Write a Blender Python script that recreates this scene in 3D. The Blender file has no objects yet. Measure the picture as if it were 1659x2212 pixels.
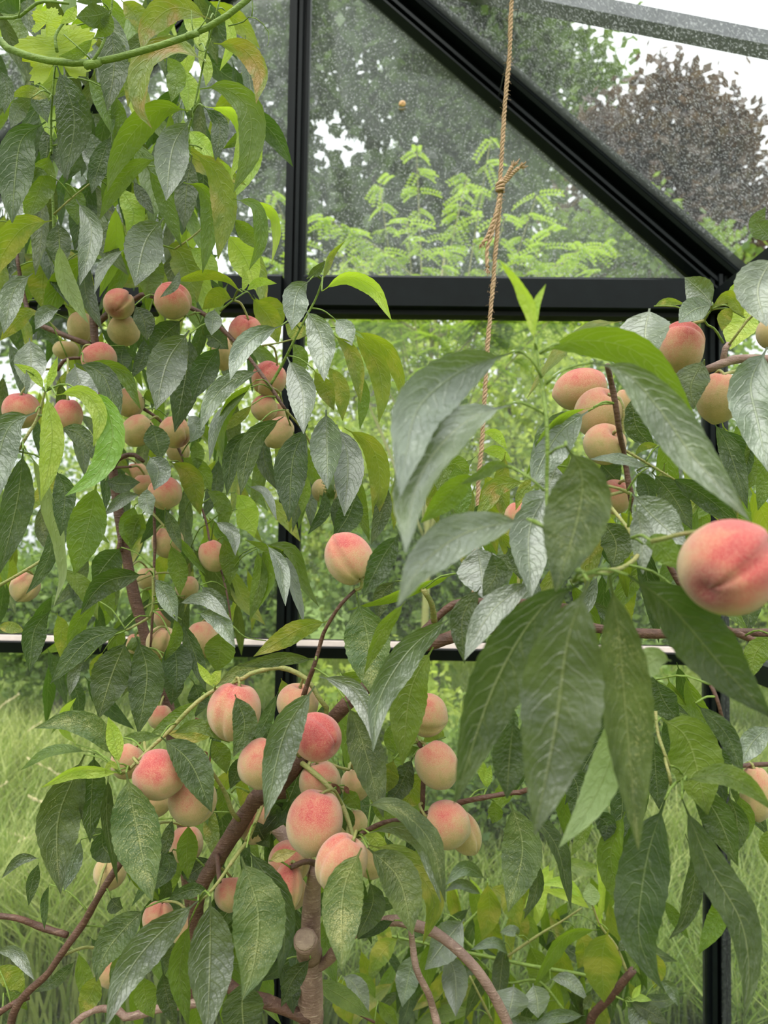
import bpy, math, random
import numpy as np
from mathutils import Vector, Matrix

random.seed(7)
rng = np.random.default_rng(11)
scene = bpy.context.scene
COL = scene.collection

# ------------------------------------------------------------------ camera, sky, light, exposure
IW, IH, FPX = 1659.0, 2212.0, 1650.0
CAM = Vector((0.0, 0.0, 1.5))
PITCH, YAW, ROLL = math.radians(2.6), math.radians(1.0), math.radians(0.9)
RCAM = (Matrix.Rotation(YAW, 3, 'Z') @ Matrix.Rotation(math.pi / 2 + PITCH, 3, 'X') @ Matrix.Rotation(ROLL, 3, 'Z'))
cd = bpy.data.cameras.new('camera')
cam = bpy.data.objects.new('camera', cd)
COL.objects.link(cam)
cam.matrix_world = Matrix.Translation(CAM) @ RCAM.to_4x4()
cd.sensor_fit = 'VERTICAL'
cd.sensor_height = 36.0
cd.sensor_width = 36.0 * IW / IH
cd.lens = FPX / IH * 36.0
cd.clip_start = 0.05
cd.clip_end = 300
cd.dof.use_dof = True
cd.dof.focus_distance = 0.98
cd.dof.aperture_fstop = cd.lens / 4.2
scene.camera = cam

world = bpy.data.worlds.new('overcast_sky')
scene.world = world
world.use_nodes = True
_bg = world.node_tree.nodes['Background']
# overcast sky: three times brighter overhead than at the horizon (CIE overcast), evenly all round
_wn, _wl = world.node_tree.nodes, world.node_tree.links
_tc = _wn.new('ShaderNodeTexCoord'); _sx = _wn.new('ShaderNodeSeparateXYZ')
_wl.new(_tc.outputs['Generated'], _sx.inputs[0])
_mr = _wn.new('ShaderNodeMapRange')
_mr.inputs[1].default_value = 0.0; _mr.inputs[2].default_value = 1.0
_mr.inputs[3].default_value = 0.70; _mr.inputs[4].default_value = 2.1
_wl.new(_sx.outputs[2], _mr.inputs[0]); _wl.new(_mr.outputs[0], _bg.inputs[1])
_bg.inputs[0].default_value = (0.96, 0.98, 1.0, 1)
sd = bpy.data.lights.new('sky_sun_offscreen', 'SUN')
sd.energy = 2.3
sd.angle = math.radians(50)
sd.color = (1.0, 0.97, 0.92)
sun = bpy.data.objects.new('sky_sun_offscreen', sd)
COL.objects.link(sun)
sun.rotation_euler = (math.radians(28), math.radians(-12), 0)
scene.view_settings.view_transform = 'Standard'
scene.view_settings.look = 'None'
scene.view_settings.gamma = 1.0
scene.view_settings.use_curve_mapping = False
scene.view_settings.exposure = 0.68

# ------------------------------------------------------------------ picking positions
SC = 1659.0 / 620.0
TILES = {'A': (0, 0), 'B': (0, 560), 'C': (0, 1100), 'D': (0, 1592), 'E': (540, 1592), 'F': (1039, 1592),
         'G': (1039, 1050), 'H': (1039, 520), 'I': (1039, 0), 'J': (540, 0), 'K': (540, 560), 'L': (540, 1080)}


def src(tile, x, y):
    if tile == 'Z':
        return x, y
    ox, oy = TILES[tile]
    return ox + x / SC, oy + y / SC


def ray(px, py):
    return RCAM @ Vector(((px - IW / 2) / FPX, -(py - IH / 2) / FPX, -1.0))


def at(px, py, d):
    return CAM + ray(px, py) * d


def on_y(px, py, Y):
    r = ray(px, py)
    return CAM + r * ((Y - CAM.y) / r.y)


# ------------------------------------------------------------------ materials
def lin(r, g, b):
    def f(c):
        c /= 255.0
        return c / 12.92 if c <= 0.04045 else ((c + 0.055) / 1.055) ** 2.4
    return (f(r), f(g), f(b), 1.0)


class NT:
    def __init__(self, name):
        self.m = bpy.data.materials.new(name)
        self.m.use_nodes = True
        self.t = self.m.node_tree
        self.t.nodes.clear()
        self.out = self.t.nodes.new('ShaderNodeOutputMaterial')

    def n(self, typ, **kw):
        nd = self.t.nodes.new(typ)
        for k, v in kw.items():
            if k.startswith('i_'):
                nd.inputs[k[2:].replace('_', ' ')].default_value = v
            else:
                setattr(nd, k, v)
        return nd

    def l(self, a, b):
        self.t.links.new(a, b)

    def math(self, op, a, b=None, c=None, clamp=False):
        nd = self.t.nodes.new('ShaderNodeMath')
        nd.operation = op
        nd.use_clamp = clamp
        for i, v in enumerate((a, b, c)):
            if v is None:
                continue
            if isinstance(v, (int, float)):
                nd.inputs[i].default_value = v
            else:
                self.l(v, nd.inputs[i])
        return nd.outputs[0]

    def mix(self, fac, a, b, mode='MIX'):
        nd = self.t.nodes.new('ShaderNodeMix')
        nd.data_type = 'RGBA'
        nd.blend_type = mode
        for sock, v in ((nd.inputs[0], fac), (nd.inputs[6], a), (nd.inputs[7], b)):
            if isinstance(v, (int, float)):
                sock.default_value = v
            elif isinstance(v, tuple):
                sock.default_value = v
            else:
                self.l(v, sock)
        return nd.outputs[2]

    def ramp(self, val, lo, hi, a=0.0, b=1.0):
        nd = self.t.nodes.new('ShaderNodeMapRange')
        nd.inputs[1].default_value = lo
        nd.inputs[2].default_value = hi
        nd.inputs[3].default_value = a
        nd.inputs[4].default_value = b
        self.l(val, nd.inputs[0])
        return nd.outputs[0]

    def noise(self, scale, vec=None, detail=2.0, rough=0.5):
        nd = self.t.nodes.new('ShaderNodeTexNoise')
        nd.inputs['Scale'].default_value = scale
        nd.inputs['Detail'].default_value = detail
        nd.inputs['Roughness'].default_value = rough
        if vec is not None:
            self.l(vec, nd.inputs['Vector'])
        return nd.outputs[0]

    def bump(self, h, strength, dist):
        nd = self.t.nodes.new('ShaderNodeBump')
        nd.inputs['Strength'].default_value = strength
        nd.inputs['Distance'].default_value = dist
        self.l(h, nd.inputs['Height'])
        return nd.outputs[0]


def leaf_material(name, c1, c2, trans, speck=0.0, speck_col=(206, 204, 130), rough=0.42, tfac=0.3, blotch=None, coat=0.0, spec=0.5):
    k = NT(name)
    uv = k.n('ShaderNodeUVMap').outputs[0]
    sep = k.n('ShaderNodeSeparateXYZ')
    k.l(uv, sep.inputs[0])
    u, v = sep.outputs[0], sep.outputs[1]
    au = k.math('ABSOLUTE', k.math('MULTIPLY_ADD', u, 2.0, -1.0))
    var = k.n('ShaderNodeAttribute', attribute_name='var').outputs['Fac']
    comb = k.n('ShaderNodeCombineXYZ')
    k.l(k.math('MULTIPLY', u, 0.28), comb.inputs[0])
    k.l(v, comb.inputs[1])
    k.l(k.math('MULTIPLY', var, 37.0), comb.inputs[2])
    p = comb.outputs[0]
    n1 = k.noise(5.0, p, 3.0)
    base = k.mix(k.ramp(n1, 0.35, 0.68), lin(*c1), lin(*c2))
    # lateral veins curving towards the tip, and the midrib
    jit = k.math('MULTIPLY', k.noise(6.0, p, 2.0), 2.2)
    bow = k.math('MULTIPLY', k.math('POWER', au, 1.6), 2.6)
    side = k.math('MULTIPLY', k.math('GREATER_THAN', u, 0.5), 0.37)
    ph = k.math('FRACT', k.math('ADD', k.math('SUBTRACT', k.math('MULTIPLY', v, 12.0), bow), k.math('ADD', jit, side)))
    vein = k.math('SUBTRACT', 1.0, k.math('MULTIPLY', k.math('ABSOLUTE', k.math('SUBTRACT', ph, 0.5)), 9.0), clamp=True)
    vein = k.math('MULTIPLY', vein, k.math('SUBTRACT', 1.0, k.math('POWER', au, 3.0)))
    mid = k.ramp(au, 0.015, 0.06, 1.0, 0.0)
    veincol = k.mix(0.5, base, lin(178, 190, 120))
    base = k.mix(k.math('MULTIPLY', vein, 0.13), base, veincol)
    base = k.mix(k.math('MULTIPLY', mid, 0.5), base, veincol)
    if blotch:
        nb = k.noise(3.2, p, 2.0)
        base = k.mix(k.ramp(nb, 0.5, 0.66, 0.0, 0.75), base, lin(*blotch))
    if speck > 0:
        ns = k.noise(170.0, p, 2.0, 0.7)
        dens = k.math('MULTIPLY', k.noise(4.0, p, 2.0), k.ramp(au, 0.0, 1.0, 1.25, 0.75))
        thr = k.math('SUBTRACT', 0.93 - 0.36 * speck, k.math('MULTIPLY', dens, 0.3 * (0.5 + speck)))
        sp = k.math('MULTIPLY', k.math('SUBTRACT', ns, thr), 12.0, clamp=True)
        base = k.mix(k.math('MULTIPLY', sp, 0.8), base, lin(*speck_col))
    hsv = k.n('ShaderNodeHueSaturation')
    k.l(base, hsv.inputs['Color'])
    k.l(k.ramp(var, 0, 1, 0.474, 0.506), hsv.inputs['Hue'])
    k.l(k.ramp(k.math('FRACT', k.math('MULTIPLY', var, 7.3)), 0, 1, 0.72, 1.2), hsv.inputs['Value'])
    hsv.inputs['Saturation'].default_value = 0.9
    base = hsv.outputs[0]
    crump = k.noise(16.0, p, 3.0)
    h = k.math('ADD', k.math('MULTIPLY', crump, 0.9), k.math('ADD', k.math('MULTIPLY', vein, -0.17), k.math('MULTIPLY', mid, -0.3)))
    nrm = k.bump(h, 0.75, 0.0035)
    b = k.n('ShaderNodeBsdfPrincipled')
    k.l(base, b.inputs['Base Color'])
    b.inputs['Roughness'].default_value = rough
    b.inputs['Specular IOR Level'].default_value = spec
    b.inputs['Coat Weight'].default_value = coat
    b.inputs['Coat Roughness'].default_value = 0.3
    k.l(nrm, b.inputs['Normal'])
    tr = k.n('ShaderNodeBsdfTranslucent')
    k.l(k.mix(k.math('MULTIPLY', vein, 0.25), lin(*trans), lin(200, 215, 120)), tr.inputs[0])
    ms = k.n('ShaderNodeMixShader')
    ms.inputs[0].default_value = tfac
    k.l(b.outputs[0], ms.inputs[1])
    k.l(tr.outputs[0], ms.inputs[2])
    k.l(ms.outputs[0], k.out.inputs[0])
    return k.m


LEAF = {
    'd': leaf_material('leaf_dark_green', (44, 58, 22), (64, 80, 32), (105, 150, 40), 0.12, rough=0.4, tfac=0.22, spec=0.36),
    's': leaf_material('leaf_green_stippled', (50, 68, 28), (80, 98, 42), (120, 142, 32), 0.42, rough=0.45, tfac=0.22, spec=0.36),
    'S': leaf_material('leaf_yellow_stippled', (54, 80, 30), (88, 106, 42), (125, 150, 36), 0.55, (190, 184, 112), rough=0.5, tfac=0.24),
    'g': leaf_material('leaf_mid_green', (72, 98, 24), (96, 120, 34), (140, 172, 28), 0.1, rough=0.42, tfac=0.4),
    'G': leaf_material('leaf_fresh_green', (88, 136, 30), (116, 160, 44), (150, 195, 40), 0.0, rough=0.32, tfac=0.38, coat=0.2),
    'y': leaf_material('leaf_olive_yellow', (92, 114, 30), (124, 134, 38), (150, 172, 30), 0.15, rough=0.45, tfac=0.45, blotch=(178, 160, 60)),
    'Y': leaf_material('leaf_young_yellow_green', (140, 172, 44), (168, 190, 62), (180, 212, 50), 0.0, rough=0.4, tfac=0.42),
    'p': leaf_material('leaf_waxy_stippled', (52, 70, 30), (74, 94, 44), (115, 142, 38), 0.28, (180, 184, 132), rough=0.36, tfac=0.2, coat=0.6, spec=0.8),
    'P': leaf_material('leaf_waxy_green', (58, 76, 38), (82, 100, 56), (120, 145, 50), 0.08, rough=0.3, tfac=0.2, coat=1.0, spec=1.0),
    'u': leaf_material('leaf_pale_underside', (128, 148, 92), (150, 168, 112), (160, 185, 75), 0.0, rough=0.6, tfac=0.3),
    'V': leaf_material('vine_leaf_thin', (112, 140, 24), (138, 158, 38), (225, 238, 5), 0.0, rough=0.5, tfac=0.6),
    'x': leaf_material('leaf_dry_brown', (120, 74, 46), (150, 100, 66), (150, 90, 40), 0.0, rough=0.7, tfac=0.15),
    'w': leaf_material('leaf_withered_straw', (186, 170, 92), (204, 190, 120), (200, 185, 80), 0.0, rough=0.6, tfac=0.3),
    'b': leaf_material('leaf_curl_blotched', (96, 118, 38), (128, 138, 46), (145, 165, 35), 0.3, rough=0.4, tfac=0.35, blotch=(176, 120, 58)),
}


def bark_material(name, c1, c2, c3, scale=60.0):
    k = NT(name)
    co = k.n('ShaderNodeTexCoord').outputs['Object']
    n1 = k.noise(scale, co, 4.0, 0.6)
    n2 = k.noise(scale * 5, co, 3.0, 0.65)
    mp = k.n('ShaderNodeMapping')
    mp.inputs['Scale'].default_value = (60, 60, 420)
    k.l(co, mp.inputs[0])
    n3 = k.noise(1.0, mp.outputs[0], 2.0)
    c = k.mix(k.ramp(n1, 0.3, 0.7), lin(*c1), lin(*c2))
    c = k.mix(k.ramp(n3, 0.62, 0.74, 0, 0.7), c, lin(*c3))
    c = k.mix(k.ramp(n2, 0.55, 0.8, 0, 0.5), c, lin(*c3))
    b = k.n('ShaderNodeBsdfPrincipled')
    k.l(c, b.inputs['Base Color'])
    b.inputs['Roughness'].default_value = 0.62
    k.l(k.bump(k.math('ADD', n1, k.math('ADD', n3, n2)), 0.55, 0.002), b.inputs['Normal'])
    k.l(b.outputs[0], k.out.inputs[0])
    return k.m


BARK = bark_material('bark_red_brown', (70, 46, 36), (98, 66, 52), (134, 104, 86))
BARK_OLD = bark_material('bark_grey_brown', (108, 82, 72), (146, 118, 104), (184, 160, 142), 45.0)
BARK_CUT = bark_material('sawn_wood', (128, 106, 90), (152, 130, 110), (176, 154, 130), 120.0)
BARK_GREEN = bark_material('bark_green_twig', (122, 130, 66), (148, 140, 84), (168, 140, 100), 90.0)
STEM_GREEN = bark_material('green_stem', (92, 114, 38), (116, 138, 54), (140, 152, 74), 60.0)
BARK_FAR = bark_material('bark_far_tree', (70, 66, 60), (96, 90, 82), (110, 104, 96), 3.0)


def peach_material():
    k = NT('peach_skin')
    co = k.n('ShaderNodeTexCoord').outputs['Object']
    bd = k.n('ShaderNodeAttribute', attribute_type='OBJECT', attribute_name='blush_dir').outputs['Vector']
    bl = k.n('ShaderNodeAttribute', attribute_type='OBJECT', attribute_name='blush').outputs['Fac']
    nv = k.n('ShaderNodeVectorMath', operation='NORMALIZE')
    k.l(co, nv.inputs[0])
    dp = k.n('ShaderNodeVectorMath', operation='DOT_PRODUCT')
    k.l(nv.outputs[0], dp.inputs[0])
    k.l(bd, dp.inputs[1])
    oi = k.n('ShaderNodeObjectInfo').outputs['Random']
    off = k.n('ShaderNodeVectorMath', operation='ADD')
    k.l(co, off.inputs[0])
    cb = k.n('ShaderNodeCombineXYZ')
    k.l(k.math('MULTIPLY', oi, 31.0), cb.inputs[0])
    k.l(cb.outputs[0], off.inputs[1])
    p = off.outputs[0]
    n1 = k.noise(1.6, p, 3.0, 0.6)
    n2 = k.noise(26.0, p, 3.0, 0.75)
    n3 = k.noise(55.0, p, 2.0, 0.8)
    s = k.math('ADD', dp.outputs['Value'], k.math('MULTIPLY', k.math('SUBTRACT', n1, 0.5), 1.7))
    s = k.math('ADD', s, k.math('MULTIPLY', k.math('SUBTRACT', n2, 0.5), 1.2))
    s = k.math('ADD', s, k.math('MULTIPLY_ADD', bl, 1.8, -1.22))
    ground = k.mix(k.ramp(n1, 0.35, 0.65), lin(150, 140, 80), lin(176, 156, 100))
    c = k.mix(k.ramp(s, -0.55, 0.35), ground, lin(182, 138, 102))
    c = k.mix(k.ramp(s, 0.1, 1.0), c, lin(180, 66, 68))
    c = k.mix(k.ramp(s, 0.8, 1.7), c, lin(150, 34, 50))
    sz = k.n('ShaderNodeSeparateXYZ')
    k.l(nv.outputs[0], sz.inputs[0])
    tr_ = k.n('ShaderNodeAttribute', attribute_type='OBJECT', attribute_name='tip_red').outputs['Fac']
    c = k.mix(k.math('MULTIPLY', k.ramp(k.math('ADD', sz.outputs[2], k.math('MULTIPLY', n2, .12)), -0.70, -0.93), tr_, clamp=True), c, lin(120, 24, 46))
    c = k.mix(k.ramp(n3, 0.48, 0.64, 0.0, 0.55), c, lin(212, 182, 154))
    b = k.n('ShaderNodeBsdfPrincipled')
    k.l(c, b.inputs['Base Color'])
    b.inputs['Roughness'].default_value = 0.8
    b.inputs['Specular IOR Level'].default_value = 0.2
    b.inputs['Sheen Weight'].default_value = 0.36
    b.inputs['Sheen Roughness'].default_value = 0.4
    b.inputs['Sheen Tint'].default_value = (1, 0.93, 0.9, 1)
    b.inputs['Subsurface Weight'].default_value = 0.0
    k.l(k.bump(k.math('ADD', n3, n2), 0.35, 0.06), b.inputs['Normal'])
    k.l(b.outputs[0], k.out.inputs[0])
    return k.m


PEACH = peach_material()


def plain(name, rgb, rough=0.5, spec=0.5, noise_amt=0.12, scale=20.0, metallic=0.0):
    k = NT(name)
    co = k.n('ShaderNodeTexCoord').outputs['Object']
    n1 = k.noise(scale, co, 4.0, 0.6)
    c1 = lin(*rgb)
    c = k.mix(k.ramp(n1, 0.3, 0.7), tuple(max(0, x * (1 - noise_amt)) for x in c1[:3]) + (1,), tuple(min(1, x * (1 + noise_amt)) for x in c1[:3]) + (1,))
    b = k.n('ShaderNodeBsdfPrincipled')
    k.l(c, b.inputs['Base Color'])
    b.inputs['Roughness'].default_value = rough
    b.inputs['Specular IOR Level'].default_value = spec
    b.inputs['Metallic'].default_value = metallic
    k.l(k.bump(n1, 0.1, 0.002), b.inputs['Normal'])
    k.l(b.outputs[0], k.out.inputs[0])
    return k.m


FRAME = plain('frame_black_green_paint', (9, 14, 15), 0.45, 0.16, 0.25, 30.0)
FRAME_GREY = plain('frame_grey_aluminium', (92, 92, 98), 0.5, 0.5, 0.2, 25.0)
SEAL = plain('rubber_seal', (10, 11, 12), 0.7, 0.3)
TWINE = plain('jute_twine_fibre', (176, 146, 118), 0.9, 0.1, 0.35, 400.0)
SOIL = plain('soil', (92, 84, 58), 0.95, 0.1, 0.5, 6.0)
GROUND = plain('meadow_ground', (104, 124, 62), 0.95, 0.1, 0.45, 2.5)


def glass_material(name, haze, speck, tint=(0.96, 0.98, 0.97, 1)):
    k = NT(name)
    co = k.n('ShaderNodeTexCoord').outputs['Object']
    n1 = k.noise(2.2, co, 4.0, 0.6)
    n2 = k.noise(170.0, co, 1.0, 0.5)
    n3 = k.noise(60.0, co, 3.0, 0.7)
    mp = k.n('ShaderNodeMapping')
    mp.inputs['Scale'].default_value = (26, 26, 1.6)
    mp.inputs['Rotation'].default_value = (0, math.radians(14), 0)
    k.l(co, mp.inputs[0])
    n4 = k.noise(1.0, mp.outputs[0], 3.0, 0.6)
    d = k.math('MULTIPLY', k.ramp(n1, 0.3, 0.75, 0.55, 1.5), haze)
    d = k.math('ADD', d, k.math('MULTIPLY', k.ramp(n2, 0.56, 0.72), speck))
    d = k.math('ADD', d, k.math('MULTIPLY', k.ramp(n3, 0.55, 0.8), speck * 0.2))
    d = k.math('ADD', d, k.math('MULTIPLY', k.ramp(n4, 0.6, 0.8), haze * 0.6), clamp=True)
    tr = k.n('ShaderNodeBsdfTransparent')
    tr.inputs[0].default_value = tint
    df = k.n('ShaderNodeBsdfDiffuse')
    df.inputs[0].default_value = lin(216, 218, 216)
    tl = k.n('ShaderNodeBsdfTranslucent')
    tl.inputs[0].default_value = lin(226, 228, 226)
    a = k.n('ShaderNodeMixShader')
    a.inputs[0].default_value = 0.7
    k.l(df.outputs[0], a.inputs[1])
    k.l(tl.outputs[0], a.inputs[2])
    m = k.n('ShaderNodeMixShader')
    k.l(d, m.inputs[0])
    k.l(tr.outputs[0], m.inputs[1])
    k.l(a.outputs[0], m.inputs[2])
    gl = k.n('ShaderNodeBsdfGlossy')
    gl.inputs['Roughness'].default_value = 0.03
    m2 = k.n('ShaderNodeMixShader')
    m2.inputs[0].default_value = 0.016
    k.l(m.outputs[0], m2.inputs[1])
    k.l(gl.outputs[0], m2.inputs[2])
    k.l(m2.outputs[0], k.out.inputs[0])
    return k.m


GLASS_GABLE = glass_material('glass_dusty', 0.065, 0.36)
GLASS_LOW = glass_material('glass_lower', 0.02, 0.07)
GLASS_ROOF = glass_material('glass_roof', 0.02, 0.19)


def far_leaf_material(name, c1, c2, trans, tfac=0.35):
    k = NT(name)
    var = k.n('ShaderNodeAttribute', attribute_name='var').outputs['Fac']
    b = k.n('ShaderNodeBsdfPrincipled')
    k.l(k.mix(var, lin(*c1), lin(*c2)), b.inputs['Base Color'])
    b.inputs['Roughness'].default_value = 0.5
    b.inputs['Specular IOR Level'].default_value = 0.35
    tr = k.n('ShaderNodeBsdfTranslucent')
    tr.inputs[0].default_value = lin(*trans)
    ms = k.n('ShaderNodeMixShader')
    ms.inputs[0].default_value = tfac
    k.l(b.outputs[0], ms.inputs[1])
    k.l(tr.outputs[0], ms.inputs[2])
    k.l(ms.outputs[0], k.out.inputs[0])
    return k.m


# ------------------------------------------------------------------ object helpers
def tag(o, label=None, cat=None, group=None, kind=None):
    if label:
        o['label'] = label
    if cat:
        o['category'] = cat
    if group:
        o['group'] = group
    if kind:
        o['kind'] = kind
    return o


def empty(name, loc):
    o = bpy.data.objects.new(name, None)
    o.empty_display_size = 0.05
    o.location = loc
    COL.objects.link(o)
    return o


def link(name, me, parent=None):
    o = bpy.data.objects.new(name, me)
    COL.objects.link(o)
    if parent is not None:
        o.parent = parent
        o.matrix_parent_inverse = Matrix.Translation(-Vector(parent.location)) if parent.type == 'EMPTY' else Matrix.Identity(4)
    return o


def fast_mesh(name, verts, faces, mat, uv=None, var=None, smooth=True):
    """verts (n,3), faces (m,k) of one size k"""
    me = bpy.data.meshes.new(name)
    verts = np.asarray(verts, dtype=np.float32)
    faces = np.asarray(faces, dtype=np.int32)
    k = faces.shape[1]
    me.vertices.add(len(verts))
    me.vertices.foreach_set('co', verts.ravel())
    me.loops.add(faces.size)
    me.loops.foreach_set('vertex_index', faces.ravel())
    me.polygons.add(len(faces))
    me.polygons.foreach_set('loop_start', np.arange(0, faces.size, k, dtype=np.int32))
    me.polygons.foreach_set('use_smooth', np.full(len(faces), smooth, dtype=bool))
    if uv is not None:
        ul = me.uv_layers.new(name='UVMap')
        ul.data.foreach_set('uv', np.asarray(uv, dtype=np.float32)[faces.ravel()].ravel())
    if var is not None:
        a = me.attributes.new('var', 'FLOAT', 'POINT')
        a.data.foreach_set('value', np.asarray(var, dtype=np.float32))
    if isinstance(mat, (list, tuple)):
        for m_ in mat:
            me.materials.append(m_)
    else:
        me.materials.append(mat)
    me.update(calc_edges=True)
    return me


def catmull(pts, n, close_pad=True):
    P = [np.asarray(p, float) for p in pts]
    if len(P) == 2:
        return np.array([P[0] + (P[1] - P[0]) * t for t in np.linspace(0, 1, n)])
    Q = [2 * P[0] - P[1]] + P + [2 * P[-1] - P[-2]]
    out = []
    segs = len(P) - 1
    # centripetal-ish: dense sampling then arc-length resampling
    for i in range(segs):
        p0, p1, p2, p3 = Q[i], Q[i + 1], Q[i + 2], Q[i + 3]
        for t in np.linspace(0, 1, 16, endpoint=False):
            out.append(0.5 * ((2 * p1) + (-p0 + p2) * t + (2 * p0 - 5 * p1 + 4 * p2 - p3) * t * t + (-p0 + 3 * p1 - 3 * p2 + p3) * t ** 3))
    out.append(P[-1])
    out = np.array(out)
    d = np.concatenate([[0], np.cumsum(np.linalg.norm(np.diff(out[:, :3], axis=0), axis=1))])
    s = np.linspace(0, d[-1], n)
    return np.stack([np.interp(s, d, out[:, j]) for j in range(out.shape[1])], axis=1)


def tube_arrays(path, radii, sides=8, rough=0.0, cap=True):
    path = np.asarray(path, float)
    n = len(path)
    T = np.gradient(path, axis=0)
    T /= np.linalg.norm(T, axis=1)[:, None] + 1e-12
    up = np.array([0.13, 0.9, 0.41]) if abs(T[0][1]) < 0.8 else np.array([1.0, 0.1, 0.2])
    verts, faces = [], []
    S = np.cross(T[0], up)
    S /= np.linalg.norm(S)
    for i in range(n):
        S = S - T[i] * S.dot(T[i])
        S /= np.linalg.norm(S) + 1e-12
        B = np.cross(T[i], S)
        for j in range(sides):
            a = 2 * math.pi * j / sides
            r = radii[i] * (1 + (random.uniform(-rough, rough) if rough else 0))
            verts.append(path[i] + (S * math.cos(a) + B * math.sin(a)) * r)
    for i in range(n - 1):
        for j in range(sides):
            a = i * sides + j
            b = i * sides + (j + 1) % sides
            faces.append((a, b, b + sides, a + sides))
    if cap:
        verts.append(path[0]); verts.append(path[-1])
        c0, c1 = len(verts) - 2, len(verts) - 1
        for j in range(sides):
            faces.append((c0, (j + 1) % sides, j, c0))
            a = (n - 1) * sides
            faces.append((c1, a + j, a + (j + 1) % sides, c1))
    return verts, faces


def tube_mesh(name, path, radii, mat, sides=8, rough=0.0):
    v, f = tube_arrays(path, radii, sides, rough)
    quads = [q if q[0] != q[3] else q[:3] for q in f]
    me = bpy.data.meshes.new(name)
    me.from_pydata([tuple(p) for p in v], [], quads)
    me.polygons.foreach_set('use_smooth', [True] * len(me.polygons))
    me.materials.append(mat)
    me.update()
    return me


class Mesh:
    def __init__(self):
        self.v, self.f = [], []

    def add(self, v, f):
        o = len(self.v)
        self.v += [tuple(p) for p in v]
        self.f += [tuple(i + o for i in q) for q in f]

    def box(self, lo, hi):
        x0, y0, z0 = lo
        x1, y1, z1 = hi
        self.add([(x0, y0, z0), (x1, y0, z0), (x1, y1, z0), (x0, y1, z0), (x0, y0, z1), (x1, y0, z1), (x1, y1, z1), (x0, y1, z1)],
                 [(0, 3, 2, 1), (4, 5, 6, 7), (0, 1, 5, 4), (1, 2, 6, 5), (2, 3, 7, 6), (3, 0, 4, 7)])

    def prism(self, prof, A, B, wdir, ddir):
        """profile of (w, d) points extruded from A to B"""
        A, B, wdir, ddir = Vector(A), Vector(B), Vector(wdir).normalized(), Vector(ddir).normalized()
        n = len(prof)
        v = [A + wdir * p[0] + ddir * p[1] for p in prof] + [B + wdir * p[0] + ddir * p[1] for p in prof]
        f = [(i, (i + 1) % n, (i + 1) % n + n, i + n) for i in range(n)]
        f.append(tuple(range(n - 1, -1, -1)))
        f.append(tuple(range(n, 2 * n)))
        self.add(v, f)

    def build(self, name, mat, parent=None, smooth=False):
        me = bpy.data.meshes.new(name)
        me.from_pydata(self.v, [], self.f)
        if smooth:
            me.polygons.foreach_set('use_smooth', [True] * len(me.polygons))
        me.materials.append(mat)
        me.update()
        return link(name, me, parent)


def quick(name, me, mat, parent):
    return me.build(name, mat, parent)

# ------------------------------------------------------------------ the setting: ground and greenhouse
YW = 2.1
XM = on_y(637, 600, YW).x
XR = on_y(1545, 1200, YW).x
HALF = XR - XM
XL = XM - HALF
ZT0, ZT1 = on_y(1060, 680, YW).z, on_y(1060, 608, YW).z
ZL0, ZL1 = on_y(800, 1421, YW).z, on_y(800, 1384, YW).z
ZAP = on_y(642, -168, YW).z
_e = on_y(1545, 602, YW)
SLOPE = (ZAP - _e.z) / (_e.x - XM)
ZEAVE = ZAP - SLOPE * HALF
BAYS = [2.1, 1.2, 0.3, -0.6]
ZBASE = 0.12

gm = Mesh()
gm.add([(-60, -30, 0), (60, -30, 0), (60, 90, 0), (-60, 90, 0)], [(0, 1, 2, 3)])
tag(gm.build('ground', GROUND), 'green meadow ground around the greenhouse', 'ground', kind='structure')
fm = Mesh()
fm.box((XL - 0.02, -1.0, -0.05), (XR + 0.02, YW - 0.04, 0.02))
tag(fm.build('floor', SOIL), 'brown soil floor inside the greenhouse', 'floor', kind='structure')


def post_profile(w, d):
    h = w / 2
    return [(-h, 0), (-h, -d * .55), (-h * .62, -d * .55), (-h * .62, -d * .8), (-h * .22, -d * .8), (-h * .22, -d * .45), (h * .05, -d * .45),
            (h * .05, -d), (h * .38, -d), (h * .38, -d * .6), (h * .7, -d * .6), (h * .7, -d * .75), (h, -d * .75), (h, 0)]


def bar(name, prof, A, B, w, dd, parent, mat=FRAME):
    m = Mesh()
    m.prism(prof, A, B, w, dd)
    return m.build(name, mat, parent)


def pane(poly, normal, parent, mat, th=0.004):
    m = Mesh()
    n = Vector(normal).normalized() * th
    k = len(poly)
    v = [Vector(p) for p in poly] + [Vector(p) + n for p in poly]
    f = [tuple(range(k)), tuple(range(2 * k - 1, k - 1, -1))] + [(i, i + k, (i + 1) % k + k, (i + 1) % k) for i in range(k)]
    m.add(v, f)
    return m.build('pane', mat, parent)


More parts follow.
